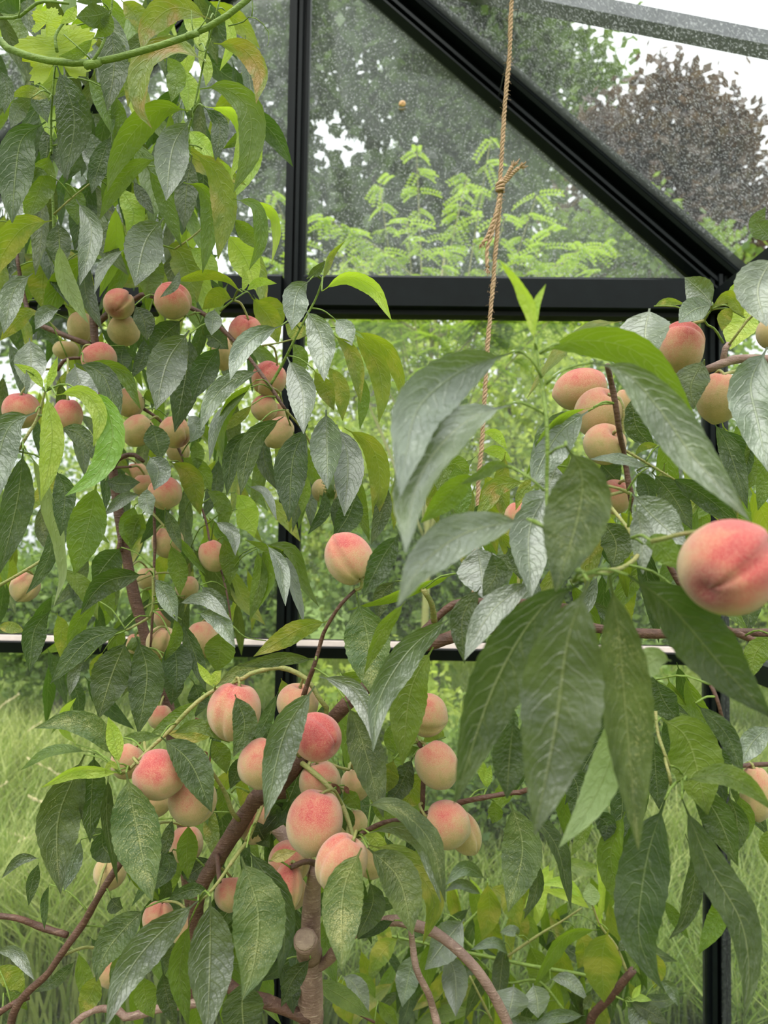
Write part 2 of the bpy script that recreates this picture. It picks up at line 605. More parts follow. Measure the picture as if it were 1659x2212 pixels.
LEDGE = plain('pale_sill_ledge', (206, 188, 182), .5, .4)
X_, Y_, Z_ = Vector((1, 0, 0)), Vector((0, 1, 0)), Vector((0, 0, 1))
gable = tag(empty('wall_back', (XM, YW, 0)), 'dark framed glazed gable wall of the greenhouse', 'wall', kind='structure')
PW = 0.060
bar('post', post_profile(PW, 0.05), (XM, YW + .02, ZBASE), (XM, YW + .02, ZAP - .04), X_, Y_, gable)
bar('post', post_profile(PW, 0.05), (XL, YW + .02, ZBASE), (XL, YW + .02, ZEAVE), X_, Y_, gable)
bar('post', post_profile(PW, 0.05), (XR, YW + .02, ZBASE), (XR, YW + .02, ZEAVE), X_, Y_, gable)
for xa, xb in ((XL + PW / 2, XM - PW / 2), (XM + PW / 2, XR - PW / 2)):
    tp = [(ZT0, 0), (ZT0, -.055), (ZT0 + .006, -.075), (ZT1 - .010, -.075), (ZT1 - .006, -.066), (ZT1, -.060), (ZT1, 0)]
    r = bar('tie_rail', tp, (xa, YW + .02, 0), (xb, YW + .02, 0), Z_, Y_, gable)
    bar('rail_seal', [(ZT0 - .012, 0), (ZT0 - .012, -.05), (ZT0, -.05), (ZT0, 0)], (xa, YW + .015, 0), (xb, YW + .015, 0), Z_, Y_, r, SEAL)
    lp = [(ZL0, 0), (ZL0, -.05), (ZL0 + .03, -.06), (ZL0 + .034, -.05), (ZL1 - .012, -.045), (ZL1, -.030), (ZL1, 0)]
    sr = bar('sill_rail', lp, (xa, YW + .02, 0), (xb, YW + .02, 0), Z_, Y_, gable)
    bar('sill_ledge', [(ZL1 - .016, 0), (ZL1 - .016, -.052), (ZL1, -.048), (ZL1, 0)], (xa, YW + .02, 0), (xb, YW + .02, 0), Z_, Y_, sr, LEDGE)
    bar('base_rail', [(0, 0), (0, -.06), (ZBASE + .06, -.06), (ZBASE + .06, 0)], (xa, YW + .02, 0), (xb, YW + .02, 0), Z_, Y_, gable)
    pane([(xa, YW, ZBASE + .05), (xb, YW, ZBASE + .05), (xb, YW, ZL0 + .01), (xa, YW, ZL0 + .01)], Y_, gable, GLASS_LOW)
    pane([(xa, YW, ZL1 - .01), (xb, YW, ZL1 - .01), (xb, YW, ZT0 + .01), (xa, YW, ZT0 + .01)], Y_, gable, GLASS_LOW)
pane([(XM + .03, YW, ZT1 - .01), (XR - .05, YW, ZT1 - .01), (XM + .03, YW, ZAP - .06)], Y_, gable, GLASS_GABLE)
pane([(XM - .03, YW, ZT1 - .01), (XL + .05, YW, ZT1 - .01), (XM - .03, YW, ZAP - .06)], Y_, gable, GLASS_GABLE)
for sgn in (1, -1):
    dirn = Vector((sgn, 0, -SLOPE)).normalized()
    nrm = Vector((sgn * SLOPE, 0, 1)).normalized()
    A = Vector((XM, YW + .03, ZAP)) - dirn * .03
    B = A + dirn * (HALF / dirn.dot(X_ * sgn) + .14)
    h = .047
    prof = [(-h, 0), (-h, -.035), (-h * .72, -.06), (-h * .6, -.06), (-h * .55, -.03), (-h * .35, -.03), (-h * .3, -.055), (-h * .12, -.055), (-h * .08, -.02),
            (h * .38, -.02), (h * .42, -.07), (h * .62, -.075), (h * .66, -.05), (h * .74, -.05), (h * .78, -.065), (h, -.06), (h, 0)]
    r = bar('rafter', prof, A, B, nrm, Y_, gable)
    bar('rafter_cap', [(h, .02), (h, -.055), (h + .014, -.075), (h + .017, -.06), (h + .017, .02)], A, B, nrm, Y_, r, FRAME_GREY)

for side, xs in (('left', XL), ('right', XR)):
    sgn = 1 if side == 'right' else -1
    w = tag(empty('wall_' + side, (xs, 0.7, 0)), 'glazed %s side wall of the greenhouse' % side, 'wall', kind='structure')
    for yb in BAYS[1:]:
        bar('post', post_profile(PW, 0.05), (xs + sgn * .02, yb, ZBASE), (xs + sgn * .02, yb, ZEAVE), Y_, X_ * sgn, w)
    for y1, y0 in zip(BAYS[:-1], BAYS[1:]):
        ya, yb = y0 + PW / 2, y1 - PW / 2
        for z0, z1, nm in ((ZT0 + .0, ZT0 + .05, 'eave_beam'), (ZL0, ZL1, 'sill_rail'), (0, ZBASE + .06, 'base_rail')):
            bar(nm, [(z0, 0), (z0, -.05), (z1, -.05), (z1, 0)], (xs + sgn * .02, ya, 0), (xs + sgn * .02, yb, 0), Z_, X_ * sgn, w)
        for z0, z1 in ((ZBASE + .05, ZL0 + .01), (ZL1 - .01, ZT0 + .01)):
            pane([(xs, ya, z0), (xs, yb, z0), (xs, yb, z1), (xs, ya, z1)], X_ * sgn, w, GLASS_LOW)
    roof = tag(empty('ceiling' if side == 'right' else 'ceiling', (xs, 0.7, ZEAVE)), 'sloping glass roof over the %s side of the greenhouse' % side, 'roof', kind='structure')
    dirn = Vector((sgn, 0, -SLOPE)).normalized()
    nrm = Vector((sgn * SLOPE, 0, 1)).normalized()
    ln = HALF / dirn.dot(X_ * sgn)
    for yb in BAYS[1:]:
        A = Vector((XM, yb, ZAP)) + dirn * .04
        bar('rafter', post_profile(PW, .05), A + nrm * .01, A + dirn * ln + nrm * .01, Y_, nrm, roof)
    for y1, y0 in zip(BAYS[:-1], BAYS[1:]):
        a, b = y0 + .02, y1 - .03
        A0, A1 = Vector((XM, a, ZAP)) + dirn * .05 + nrm * .05, Vector((XM, b, ZAP)) + dirn * .05 + nrm * .05
        pane([A0, A1, A1 + dirn * (ln - .06), A0 + dirn * (ln - .06)], nrm, roof, GLASS_ROOF)
    if side == 'right':
        bar('ridge_beam', [(-.04, -.03), (.04, -.03), (.04, .03), (-.04, .03)], (XM, BAYS[-1], ZAP + .02), (XM, YW - .05, ZAP + .02), X_, Z_, roof)
        # thin wire the twine is tied to
        wx = .265
        link('support_wire', tube_mesh('support_wire', np.array([(wx, y, ZAP - SLOPE * (wx - XM) - .03) for y in (1.2, 1.5, 1.8, YW - .02)]), np.full(4, .0013), FRAME_GREY, 5), roof)
        # the grey bar that crosses above the roof glass
        A, B = on_y(862, -56, 1.93), on_y(1740, 116, 1.93)
        bdir = (B - A).normalized()
        bn = Vector((-bdir.z, 0, bdir.x))
        bar('vent_bar', [(-.022, .0), (-.018, -.03), (.020, -.03), (.022, .0), (.018, .02), (-.022, .02)], A, B, bn, Y_, roof, FRAME_GREY)

# ------------------------------------------------------------------ far garden: trees, shrubs and grass outside the glass
def quads_cloud(centers, size, aspect, var, droop=0.0):
    n = len(centers)
    a = rng.normal(size=(n, 3)); a[:, 2] -= droop
    a /= np.linalg.norm(a, axis=1)[:, None]
    b = rng.normal(size=(n, 3))
    b -= a * np.sum(a * b, axis=1)[:, None]
    b /= np.linalg.norm(b, axis=1)[:, None]
    s = (size * rng.uniform(.65, 1.3, n))[:, None]
    v = np.empty((n, 4, 3))
    v[:, 0] = centers - a * s * .5
    v[:, 1] = centers + b * s * aspect * .5
    v[:, 2] = centers + a * s * .5
    v[:, 3] = centers - b * s * aspect * .5
    f = np.arange(n * 4).reshape(n, 4)
    return v.reshape(-1, 3), f, np.repeat(var, 4)


def far_tree(name, label, cat, base, crown_c, crown_r, clumps, per, clump_r, leaf, mat, group, trunk_r=.12, aspect=.6, shell=.55, n_br=14):
    root = tag(empty(name, base), label, cat, group)
    base, cc = np.array(base, float), np.array(crown_c, float)
    cr = np.array(crown_r, float)
    d = rng.normal(size=(clumps, 3))
    d /= np.linalg.norm(d, axis=1)[:, None]
    rad = rng.uniform(shell, 1.0, clumps)[:, None]
    cen = cc + d * rad * cr
    cen[:, 2] = np.maximum(cen[:, 2], clump_r * .6)
    pts = np.repeat(cen, per, axis=0) + np.clip(rng.normal(size=(clumps * per, 3)), -1.6, 1.6) * clump_r * np.array([1, 1, .7])
    pts[:, 2] = np.maximum(pts[:, 2], 0.08)
    var = np.clip(np.repeat(rng.uniform(0.05, .8, clumps), per) + rng.normal(size=clumps * per) * .28, 0, 1)
    v, f, vv = quads_cloud(pts, leaf, aspect, var)
    o = link('foliage', fast_mesh('foliage', v, f, mat, var=vv, smooth=False), root)
    o['kind'] = 'stuff'
    top = cc + np.array([0, 0, cr[2] * .5])
    path = catmull([base, base * .4 + cc * .6 + np.array([.1, 0, 0]), top], 10)
    link('trunk', tube_mesh('trunk', path, np.linspace(trunk_r, trunk_r * .25, 10), BARK_FAR, 8), root)
    for i in range(n_br):
        t = random.uniform(.35, .9)
        st = path[int(t * 9)]
        en = cen[random.randrange(clumps)]
        md = (st + en) / 2 + np.array([0, 0, .12 * np.linalg.norm(en - st)])
        link('branch', tube_mesh('branch', catmull([st, md, en], 7), np.linspace(trunk_r * .35, trunk_r * .06, 7), BARK_FAR, 5), root)
    return root


F_DARK = far_leaf_material('far_foliage_dark', (20, 28, 20), (92, 112, 66), (95, 120, 50))
F_MID = far_leaf_material('far_foliage_mid', (52, 72, 36), (130, 152, 80), (130, 158, 64))
F_COPPER = far_leaf_material('far_foliage_copper', (44, 38, 40), (122, 106, 96), (120, 98, 76))
F_HEDGE = far_leaf_material('hedge_foliage', (108, 132, 52), (192, 202, 108), (200, 216, 96), .5)
F_HEDGE_D = far_leaf_material('hedge_foliage_dark', (70, 94, 46), (140, 160, 84), (150, 178, 74), .45)
F_YELLOW = far_leaf_material('sapling_foliage', (110, 140, 36), (168, 186, 66), (175, 205, 60), .45)


def ft(name, label, px, py, Y, rx_px, rz_px, mat, clumps, per, cr, leaf, cat='tree', group='trees beyond the greenhouse', trunk=.14, ry=None, **kw):
    c = on_y(px, py, Y)
    k = Y / FPX
    rx, rz = rx_px * k, rz_px * k
    return far_tree(name, label, cat, (c.x + .1, Y, 0), c, (rx, ry or rx * .7, rz), clumps, per, cr, leaf, mat, group, trunk, **kw)


ft('broadleaf_tree', 'tall dark green tree behind the centre gable panes', 800, 210, 10.3, 430, 560, F_DARK, 300, 44, .30, .23, trunk=.14, n_br=6, ry=.9)
ft('broadleaf_tree', 'tall mid green tree rising beside the copper leaved tree', 1080, 90, 19.0, 260, 420, F_MID, 130, 50, .46, .34, trunk=.2, n_br=5, ry=1.6)
ft('copper_beech', 'copper brown leaved tree beyond the right rafter', 1445, 440, 15.2, 225, 335, F_COPPER, 200, 52, .34, .25, trunk=.16, n_br=5, ry=1.0)
ft('broadleaf_tree', 'dark tree half hidden by the slender peach tree', 120, 420, 15.0, 420, 380, F_DARK, 150, 50, .44, .28, trunk=.16, n_br=5, ry=1.3)
ft('broadleaf_tree', 'low dark tree beneath the copper leaved tree', 1345, 660, 12.6, 310, 230, F_HEDGE_D, 110, 60, .30, .2, trunk=.1, n_br=4, ry=.5)
hg = 'shrubs along the meadow edge'
for i, (px, py, Y, rx, rz, mt, lb) in enumerate([
        (760, 900, 8.3, 300, 330, F_HEDGE, 'broad light green shrub behind the centre lower panes'),
        (1090, 940, 6.9, 230, 330, F_HEDGE, 'light green shrub standing behind the jute twine'),
        (1420, 960, 8.3, 280, 330, F_HEDGE_D, 'green shrub behind the right peach branch'),
        (350, 960, 6.9, 270, 360, F_HEDGE, 'green shrub behind the slender left peach stem'),
        (-90, 1000, 8.3, 330, 360, F_HEDGE_D, 'dark shrub beyond the left side wall'),
        (1800, 1000, 6.9, 300, 340, F_HEDGE_D, 'dark shrub beyond the right side wall'),
        (900, 1230, 5.5, 190, 190, F_HEDGE_D, 'low dark bush in front of the hedge behind the sill rail'),
        (1300, 1260, 5.5, 170, 180, F_HEDGE_D, 'low dark bush in the hedge beside the right meadow'),
        (500, 1290, 5.5, 170, 170, F_HEDGE_D, 'low dark bush between the left meadow and hedge'),
        (90, 1330, 5.5, 190, 150, F_HEDGE_D, 'low dark bush at the edge of the left meadow'),
        (1650, 1290, 5.5, 150, 160, F_HEDGE, 'low light bush beyond the right corner post'),
        (1110, 1740, 3.5, 180, 190, F_HEDGE_D, 'leafy dark shrub close outside the lower panes behind the arching branch'),
        (850, 1600, 4.0, 130, 170, F_HEDGE, 'light green shrub close outside the lower panes behind the centre peaches'),
        (610, 1760, 3.5, 130, 190, F_HEDGE_D, 'dark shrub close outside the centre post'),
        (1310, 1560, 4.2, 140, 150, F_HEDGE_D, 'dark shrub close outside behind the big drooping leaves'),
        (745, 1120, 6.9, 90, 200, F_HEDGE, 'small light green bush behind the centre post')]):
    ft('hedge_shrub', lb, px, py, Y, rx, rz, mt, 120, 75, .20 * min(1, Y / 6.5), .075 * min(1, Y / 6), cat='shrub', group=hg, trunk=.05, n_br=6, shell=.3, ry=.45 if Y > 6 else (.3 if Y > 5 else .16))

# feathery yellow-green sapling just outside the gable
sap = tag(empty('feathery_sapling', on_y(900, 1500, 4.6) * 1.0), 'yellow green feathery leaved sapling right behind the gable glass', 'tree')
sb = on_y(900, 1500, 4.6); sap.location = (sb.x, 4.6, 0)
lv, lvar = [], []
tips = [(590, 420), (560, 560), (700, 470), (760, 560), (820, 400), (900, 330), (880, 480), (960, 540), (1010, 380), (1060, 300), (1090, 470), (1130, 560),
        (1190, 500), (1250, 540), (1330, 520), (680, 600), (1290, 590), (1010, 600), (840, 610), (560, 690), (740, 700), (930, 700), (1120, 690), (1240, 680), (640, 520), (1160, 420)]
trunkp = catmull([(sb.x, 4.6, 0), (sb.x + .05, 4.62, 1.2), tuple(on_y(930, 800, 4.6)), tuple(on_y(960, 560, 4.6))], 14)
link('trunk', tube_mesh('trunk', trunkp, np.linspace(.03, .008, 14), BARK_GREEN, 7), sap)
for (tx, ty) in tips:
    Y = 4.65 + random.uniform(-.3, .3)
    tip = np.array(on_y(tx, ty, Y))
    st = trunkp[random.randint(6, 12)]
    br = catmull([st, st * .5 + tip * .5 + np.array([0, 0, .05]), tip], 16)
    link('branch', tube_mesh('branch', br, np.linspace(.008, .002, 16), BARK_GREEN, 5), sap)
    for j in range(6, 16):
        for s_ in (1, 0, -1):
            ang = random.uniform(0, 6.28)
            dirv = np.array([math.cos(ang), .6 * math.sin(ang), random.uniform(-.5, .25)])
            dirv /= np.linalg.norm(dirv)
            L = random.uniform(.07, .16)
            side = np.cross(dirv, [0.1, .2, 1.0]); side /= np.linalg.norm(side)
            for q in range(1, 8):
                for s2 in (1, -1):
                    b0 = br[j] + dirv * L * q / 7 + np.array([0, 0, -.04 * (q / 7) ** 2])
                    ld = (side * s2 + dirv * .35) * .036
                    wd = dirv * .011
                    lv += [b0, b0 + ld * .5 + wd, b0 + ld, b0 + ld * .5 - wd]
                    lvar += [random.random()] * 4
lv = np.array(lv)
o = link('foliage', fast_mesh('foliage', lv, np.arange(len(lv)).reshape(-1, 4), F_YELLOW, var=lvar, smooth=False), sap)
o['kind'] = 'stuff'


def grass_field(n, xr, yr, hmin, hmax, wd):
    x = rng.uniform(-1, 1, n)
    # density falls with distance
    y = yr[0] + (yr[1] - yr[0]) * rng.uniform(0, 1, n) ** 1.5
    x = x * (1.0 + y * .62)
    keep = ~((x > XL - .1) & (x < XR + .1) & (y < YW + .32))
    x, y = x[keep], y[keep]
    n = len(x)
    patch = .5 + .5 * np.sin(x * 1.7 + 1.3 * np.sin(y * 1.1)) * np.cos(y * 1.3 + .7 * np.sin(x * 2.1))
    h = rng.uniform(hmin, hmax, n) * (.55 + .75 * patch)
    ang = rng.uniform(0, 2 * math.pi, n)
    lean = rng.uniform(.1, .75, n) * h
    dx, dy = np.cos(ang) * lean, np.sin(ang) * lean
    wa = rng.uniform(0, 2 * math.pi, n)
    w = wd * rng.uniform(.6, 1.4, n) * (1 + y * .07)
    wx, wy = np.cos(wa) * w, np.sin(wa) * w
    v = np.zeros((n, 5, 3))
    v[:, 0] = np.stack([x - wx, y - wy, np.zeros(n)], 1)
    v[:, 1] = np.stack([x + wx, y + wy, np.zeros(n)], 1)
    v[:, 2] = np.stack([x - wx * .8 + dx * .3, y - wy * .8 + dy * .3, h * .6], 1)
    v[:, 3] = np.stack([x + wx * .8 + dx * .3, y + wy * .8 + dy * .3, h * .6], 1)
    v[:, 4] = np.stack([x + dx, y + dy, h], 1)
    base = np.arange(n)[:, None] * 5
    tri = np.concatenate([base + np.array([[0, 1, 3]]), base + np.array([[0, 3, 2]]), base + np.array([[2, 3, 4]])], 0)
    var = np.clip(patch * .5 + rng.uniform(0, .5, n), 0, 1)
    return v.reshape(-1, 3), tri, np.repeat(var, 5)


GRASS = far_leaf_material('meadow_grass_blades', (82, 112, 44), (184, 186, 112), (150, 178, 72), .35)
v, f, vv = grass_field(130000, None, (2.3, 9.5), .14, .42, .0048)
tag(link('meadow_grass', fast_mesh('meadow_grass', v, f, GRASS, var=vv, smooth=False)), 'long light green meadow grass outside the greenhouse', 'grass', kind='stuff')

STRAW = plain('dry_seed_head', (206, 192, 150), .8, .2)
stalk_spots = [(60, 1720, 3.4), (110, 1790, 3.1), (20, 1800, 3.2), (150, 1830, 2.9), (70, 1880, 2.8), (190, 1900, 2.7), (30, 1930, 2.8), (130, 1960, 2.6),
               (60, 1640, 3.8), (15, 1690, 3.6), (170, 1700, 3.7), (90, 1560, 4.4), (40, 1500, 4.8), (220, 1990, 2.7), (150, 2180, 2.5), (30, 2060, 2.6),
               (1600, 1930, 3.0), (1425, 2050, 2.7), (1630, 1720, 3.6), (1600, 2090, 2.7), (1470, 1890, 3.1), (1320, 1960, 3.2)]
for (px, py, Y) in stalk_spots:
    tip = np.array(on_y(px, py, Y))
    sgn = random.choice((-1, 1, 1))
    bx = tip[0] - sgn * random.uniform(.15, .4)
    base = np.array([bx, Y + random.uniform(-.1, .1), 0.0])
    path = catmull([base, (base * .45 + tip * .55) + np.array([-.04 * sgn, 0, tip[2] * .18]), tip], 14)
    r = tag(empty('seeding_grass', tuple(base)), 'pale dry grass stalk with a feathery seed head in the meadow', 'grass stalk', 'seeding grass stalks in the meadow')
    link('stalk', tube_mesh('stalk', path, np.linspace(.0016, .0009, 14), STRAW, 4), r)
    m = Mesh()
    for j in range(34):
        t = 8 + j * 5 / 34
        p0 = path[int(t)] + (path[min(13, int(t) + 1)] - path[int(t)]) * (t - int(t))
        dv = np.array([random.uniform(-1, 1), random.uniform(-1, 1), random.uniform(-.2, 1)]) * .010 + (path[-1] - path[8]) * .06
        sd_ = np.array([dv[2], 0, -dv[0]]) * .22
        m.add([p0, p0 + dv * .5 + sd_, p0 + dv, p0 + dv * .5 - sd_], [(0, 1, 2, 3)])
    m.build('seed_head', STRAW, r)

# ------------------------------------------------------------------ leaves and branches of the peach trees
TILT = {'d': -.22, 's': -.25, 'S': -.28, 'p': -.35, 'P': -.4, 'g': .05, 'G': -.1, 'y': .15, 'Y': -.05, 'u': .2, 'b': -.1, 'V': .1, 'x': 0.0, 'w': -.1}


def leaf_width(t):
    pet = .075
    if t < pet:
        return .045
    s = (t - pet) / (1 - pet)
    w = (math.sin(math.pi * s ** .82) ** .85) * (1 - .35 * s ** 6) if s < 1 else 0
    return max(.02 if s > .9 else .045, w)


_wcache = {}


def leaf_arrays(P, wreal, phi, kind, rows, cols, twist=0.0, var=.5, facing=None):
    """P: (rows,3) spine, base to tip; returns verts, faces, uv"""
    T = np.gradient(P, axis=0)
    T /= np.linalg.norm(T, axis=1)[:, None] + 1e-9
    V = P - np.array(CAM) if facing is None else np.repeat(np.array(facing)[None], rows, 0)
    V = V / np.linalg.norm(V, axis=1)[:, None]
    S = np.cross(T, V)
    sl = np.linalg.norm(S, axis=1)
    for i in range(rows):
        if sl[i] < .15 and i > 0:
            S[i] = S[i - 1]
        if i > 0 and S[i].dot(S[i - 1]) < 0:
            S[i] = -S[i]
    S /= np.linalg.norm(S, axis=1)[:, None] + 1e-9
    N = np.cross(S, T)
    N *= -np.sign(np.sum(N * V, axis=1))[:, None]
    ts = np.linspace(0, 1, rows)
    ph = phi + twist * (ts - .4)
    S2 = S * np.cos(ph)[:, None] + N * np.sin(ph)[:, None]
    N2 = N * np.cos(ph)[:, None] - S * np.sin(ph)[:, None]
    key = rows
    if key not in _wcache:
        _wcache[key] = np.array([leaf_width(t) for t in ts])
    hw = _wcache[key] * wreal * .5
    fold = random.uniform(.10, .36)
    wavek, wavep, wavea = random.uniform(1.5, 3.2), random.uniform(0, 6.28), random.uniform(.03, .13)
    us = np.linspace(-1, 1, cols)
    serr = np.ones(rows)
    if rows > 16:
        serr[1::2] = .955
    verts = np.empty((rows, cols, 3))
    uv = np.empty((rows, cols, 2))
    for j, u in enumerate(us):
        e = abs(u)
        w = hw * (serr if e > .99 else 1.0)
        wave = wavea * np.sin(wavek * 6.28 * ts + wavep + (1.3 if u > 0 else 0)) * e ** 1.5
        lift = math.sin(fold) * (e ** 1.25) + wave
        verts[:, j] = P + S2 * (u * w * math.cos(fold))[:, None] + N2 * (lift * hw)[:, None]
        uv[:, j, 0] = u * .5 + .5
        uv[:, j, 1] = ts
    idx = np.arange(rows * cols).reshape(rows, cols)
    f = np.stack([idx[:-1, :-1], idx[:-1, 1:], idx[1:, 1:], idx[1:, :-1]], -1).reshape(-1, 4)
    return verts.reshape(-1, 3), f, uv.reshape(-1, 2)


class Tree:
    def __init__(self, name, loc, label, cat='tree', group=None):
        self.root = tag(empty(name, loc), label, cat, group)
        self.leaves = []      # (area, kind, v, f, uv, var, base point)
        self.joints = []      # points along the wood
        self.paths = []

    def branch(self, name, tile, pts, rad, d, mat, sides=8, rough=.05, dd=0.0):
        """pts in tile pixels; rad half-widths in tile pixels (start, end); d depth or (d0, d1)"""
        d0, d1 = d if isinstance(d, tuple) else (d, d)
        k = len(pts)
        P = []
        for i, p in enumerate(pts):
            tl = tile
            if isinstance(p[0], str):
                tl, x, y = p
            else:
                x, y = p
            t = i / max(1, k - 1)
            dep = d0 + (d1 - d0) * t + (math.sin(i * 2.1 + k) * .006 if 0 < i < k - 1 else 0)
            P.append(np.array(at(*src(tl, x, y), dep)))
        dm = (d0 + d1) / 2
        sc = 1.0 if tile == 'Z' else SC
        n = max(8, int(sum(np.linalg.norm(P[i + 1] - P[i]) for i in range(k - 1)) / .012) + 3)
        n = min(n, 70)
        path = catmull(P, n)
        t = np.linspace(0, 1, n)
        r = (rad[0] + (rad[1] - rad[0]) * t) / sc * dm / FPX
        r = r * (1 + .10 * np.sin(t * n * .55 + k) * (rng.uniform(0, 1, n) > .4))
        return self.wood(name, path, r, mat, sides, rough)

    def wood(self, name, path, r, mat, sides=8, rough=.05):
        o = link(name, tube_mesh(name, path, r, mat, sides, rough), self.root)
        self.joints += [p for p in path]
        self.paths.append((np.asarray(path), np.asarray(r)))
        return o

    def leaf(self, kind, d, w, pts, tile, tilt=None, wmul=1.0):
        sp = []
        n = len(pts)
        pix = np.array([src(tl, x, y) for tl, x, y in pts])
        sc = 1.0 if tile == 'Z' else SC
        Lpx = sum(np.linalg.norm(pix[i + 1] - pix[i]) for i in range(n - 1))
        L = Lpx * d / FPX
        tl_ = TILT[kind] if tilt is None else tilt
        tl_ += random.uniform(-.06, .06)
        acc = 0
        for i in range(n):
            if i > 0:
                acc += np.linalg.norm(pix[i] - pix[i - 1])
            t = acc / Lpx
            sp.append(np.array(at(pix[i][0], pix[i][1], d + tl_ * L * t + .05 * L * math.sin(t * 3.14))))
        rows, cols = (26, 7) if Lpx > 150 else (18, 5)
        P = catmull(sp, rows)
        wapp = w / sc * d / FPX * wmul * 1.05
        Lr = np.linalg.norm(np.diff(P, axis=0), axis=1).sum()
        wreal = max(wapp * 1.02, .20 * Lr)
        phi = math.acos(min(1, wapp / wreal)) * random.choice((-1, 1))
        phi = max(-1.15, min(1.15, phi))
        v, f, uv = leaf_arrays(P, wreal, phi, kind, rows, cols, random.uniform(-.35, .35))
        self.leaves.append((Lpx * w / sc, kind, v, f, uv, random.random(), P[0]))

    def spec(self, text):
        for line in text.strip().splitlines():
            line = line.split('#')[0].split()
            if not line:
                continue
            tile, kind, d, w = line[0], line[1], float(line[2]), float(line[3])
            tilt = None
            pts = []
            for tok in line[4:]:
                if tok.startswith('t'):
                    tilt = float(tok[1:])
                    continue
                tl = tile
                if tok[0].isalpha():
                    tl, tok = tok[0], tok[1:]
                x, y = tok.split(',')
                pts.append((tl, float(x), float(y)))
            self.leaf(kind, d, w, pts, tile, tilt)

    def fill(self, n, box, drange, kinds, lpx=(150, 240), wr=(.16, .27), lean=.5, dens=None):
        """extra hanging leaves deeper in the crown; box in photo pixels"""
        x0, y0, x1, y1 = box
        k = 0
        tries = 0
        while k < n and tries < n * 40:
            tries += 1
            x, y = random.uniform(x0, x1), random.uniform(y0, y1)
            if dens is not None and random.random() > dens(x, y):
                continue
            d = random.uniform(*drange)
            L = random.uniform(*lpx) * 1.15 / d
            a = random.gauss(0, lean)
            bend = random.uniform(-.25, .25)
            mx, my = x + math.sin(a) * L * .5, y + math.cos(a) * L * .5
            tx, ty = x + math.sin(a + bend) * L * .9, y + math.cos(a + bend) * L
            kind = random.choice(kinds)
            self.leaf(kind, d, L * random.uniform(*wr), [('Z', x, y), ('Z', mx, my), ('Z', tx, ty)], 'Z', random.uniform(-.4, .4))
            k += 1

    def finish(self, limit=300, reach=.09):
        if self.joints:
            J = np.array(self.joints)
            for lf in self.leaves:
                b = lf[6]
                dist = np.linalg.norm(J - b, axis=1)
                i = int(dist.argmin())
                if .006 < dist[i] < reach:
                    q = J[i]
                    mid = (q + b) / 2 + np.array([0, 0, .12 * dist[i]])
                    path = clear_of_fruit(catmull([q, mid, b], 6))
                    self.root_twig(path)
        self.leaves.sort(key=lambda l: -l[0])
        for i, (ar, kind, v, f, uv, var, b) in enumerate(self.leaves[:limit]):
            me = fast_mesh('leaf', v, f, LEAF[kind], uv, np.full(len(v), var))
            link('leaf', me, self.root)
        rest = {}
        for lf in self.leaves[limit:]:
            rest.setdefault(lf[1], []).append(lf)
        if rest:
            keys = sorted(rest)
            vs, fs, us, va, mi = [], [], [], [], []
            off = 0
            for m_i, kk in enumerate(keys):
                for (ar, kind, v, f, uv, var, b) in rest[kk]:
                    vs.append(v); fs.append(f + off); us.append(uv); va.append(np.full(len(v), var)); mi.append(np.full(len(f), m_i))
                    off += len(v)
            me = fast_mesh('leaf_mass', np.concatenate(vs), np.concatenate(fs), [LEAF[k_] for k_ in keys], np.concatenate(us), np.concatenate(va))
            me.polygons.foreach_set('material_index', np.concatenate(mi).astype(np.int32))
            o = link('leaf_mass', me, self.root)
            o['kind'] = 'stuff'

    def root_twig(self, path):
        link('twig', tube_mesh('twig', path, np.linspace(.0013, .0009, len(path)), STEM_GREEN, 5), self.root)


# ---- left tree: slender stem, leaves and fruit against the left half of the gable
LT = Tree('peach_tree', tuple(Vector((at(450, 2300, 1.25).x, at(450, 2300, 1.25).y, 0))),
          'slender stemmed fruiting peach tree against the left half of the gable', 'peach tree')
g_ = at(450, 2300, 1.25)
trunk_pts = [(g_.x - .0, g_.y, 0.0)] + [tuple(at(*src(t, x, y), 1.25)) for t, x, y in
             (('D', 1130, 1500), ('D', 1080, 700), ('C', 980, 1180), ('C', 900, 950), ('C', 830, 700), ('C', 765, 450), ('C', 700, 90), ('B', 655, 1250), ('B', 625, 1000), ('B', 595, 790), ('B', 560, 560), ('B', 545, 420), ('B', 538, 270))]
tp_ = catmull([np.array(p) for p in trunk_pts], 80)
LT.wood('trunk', tp_, np.linspace(.018, .0062, 80) * (1 + .08 * np.sin(np.arange(80) * 1.3)), BARK, 10)
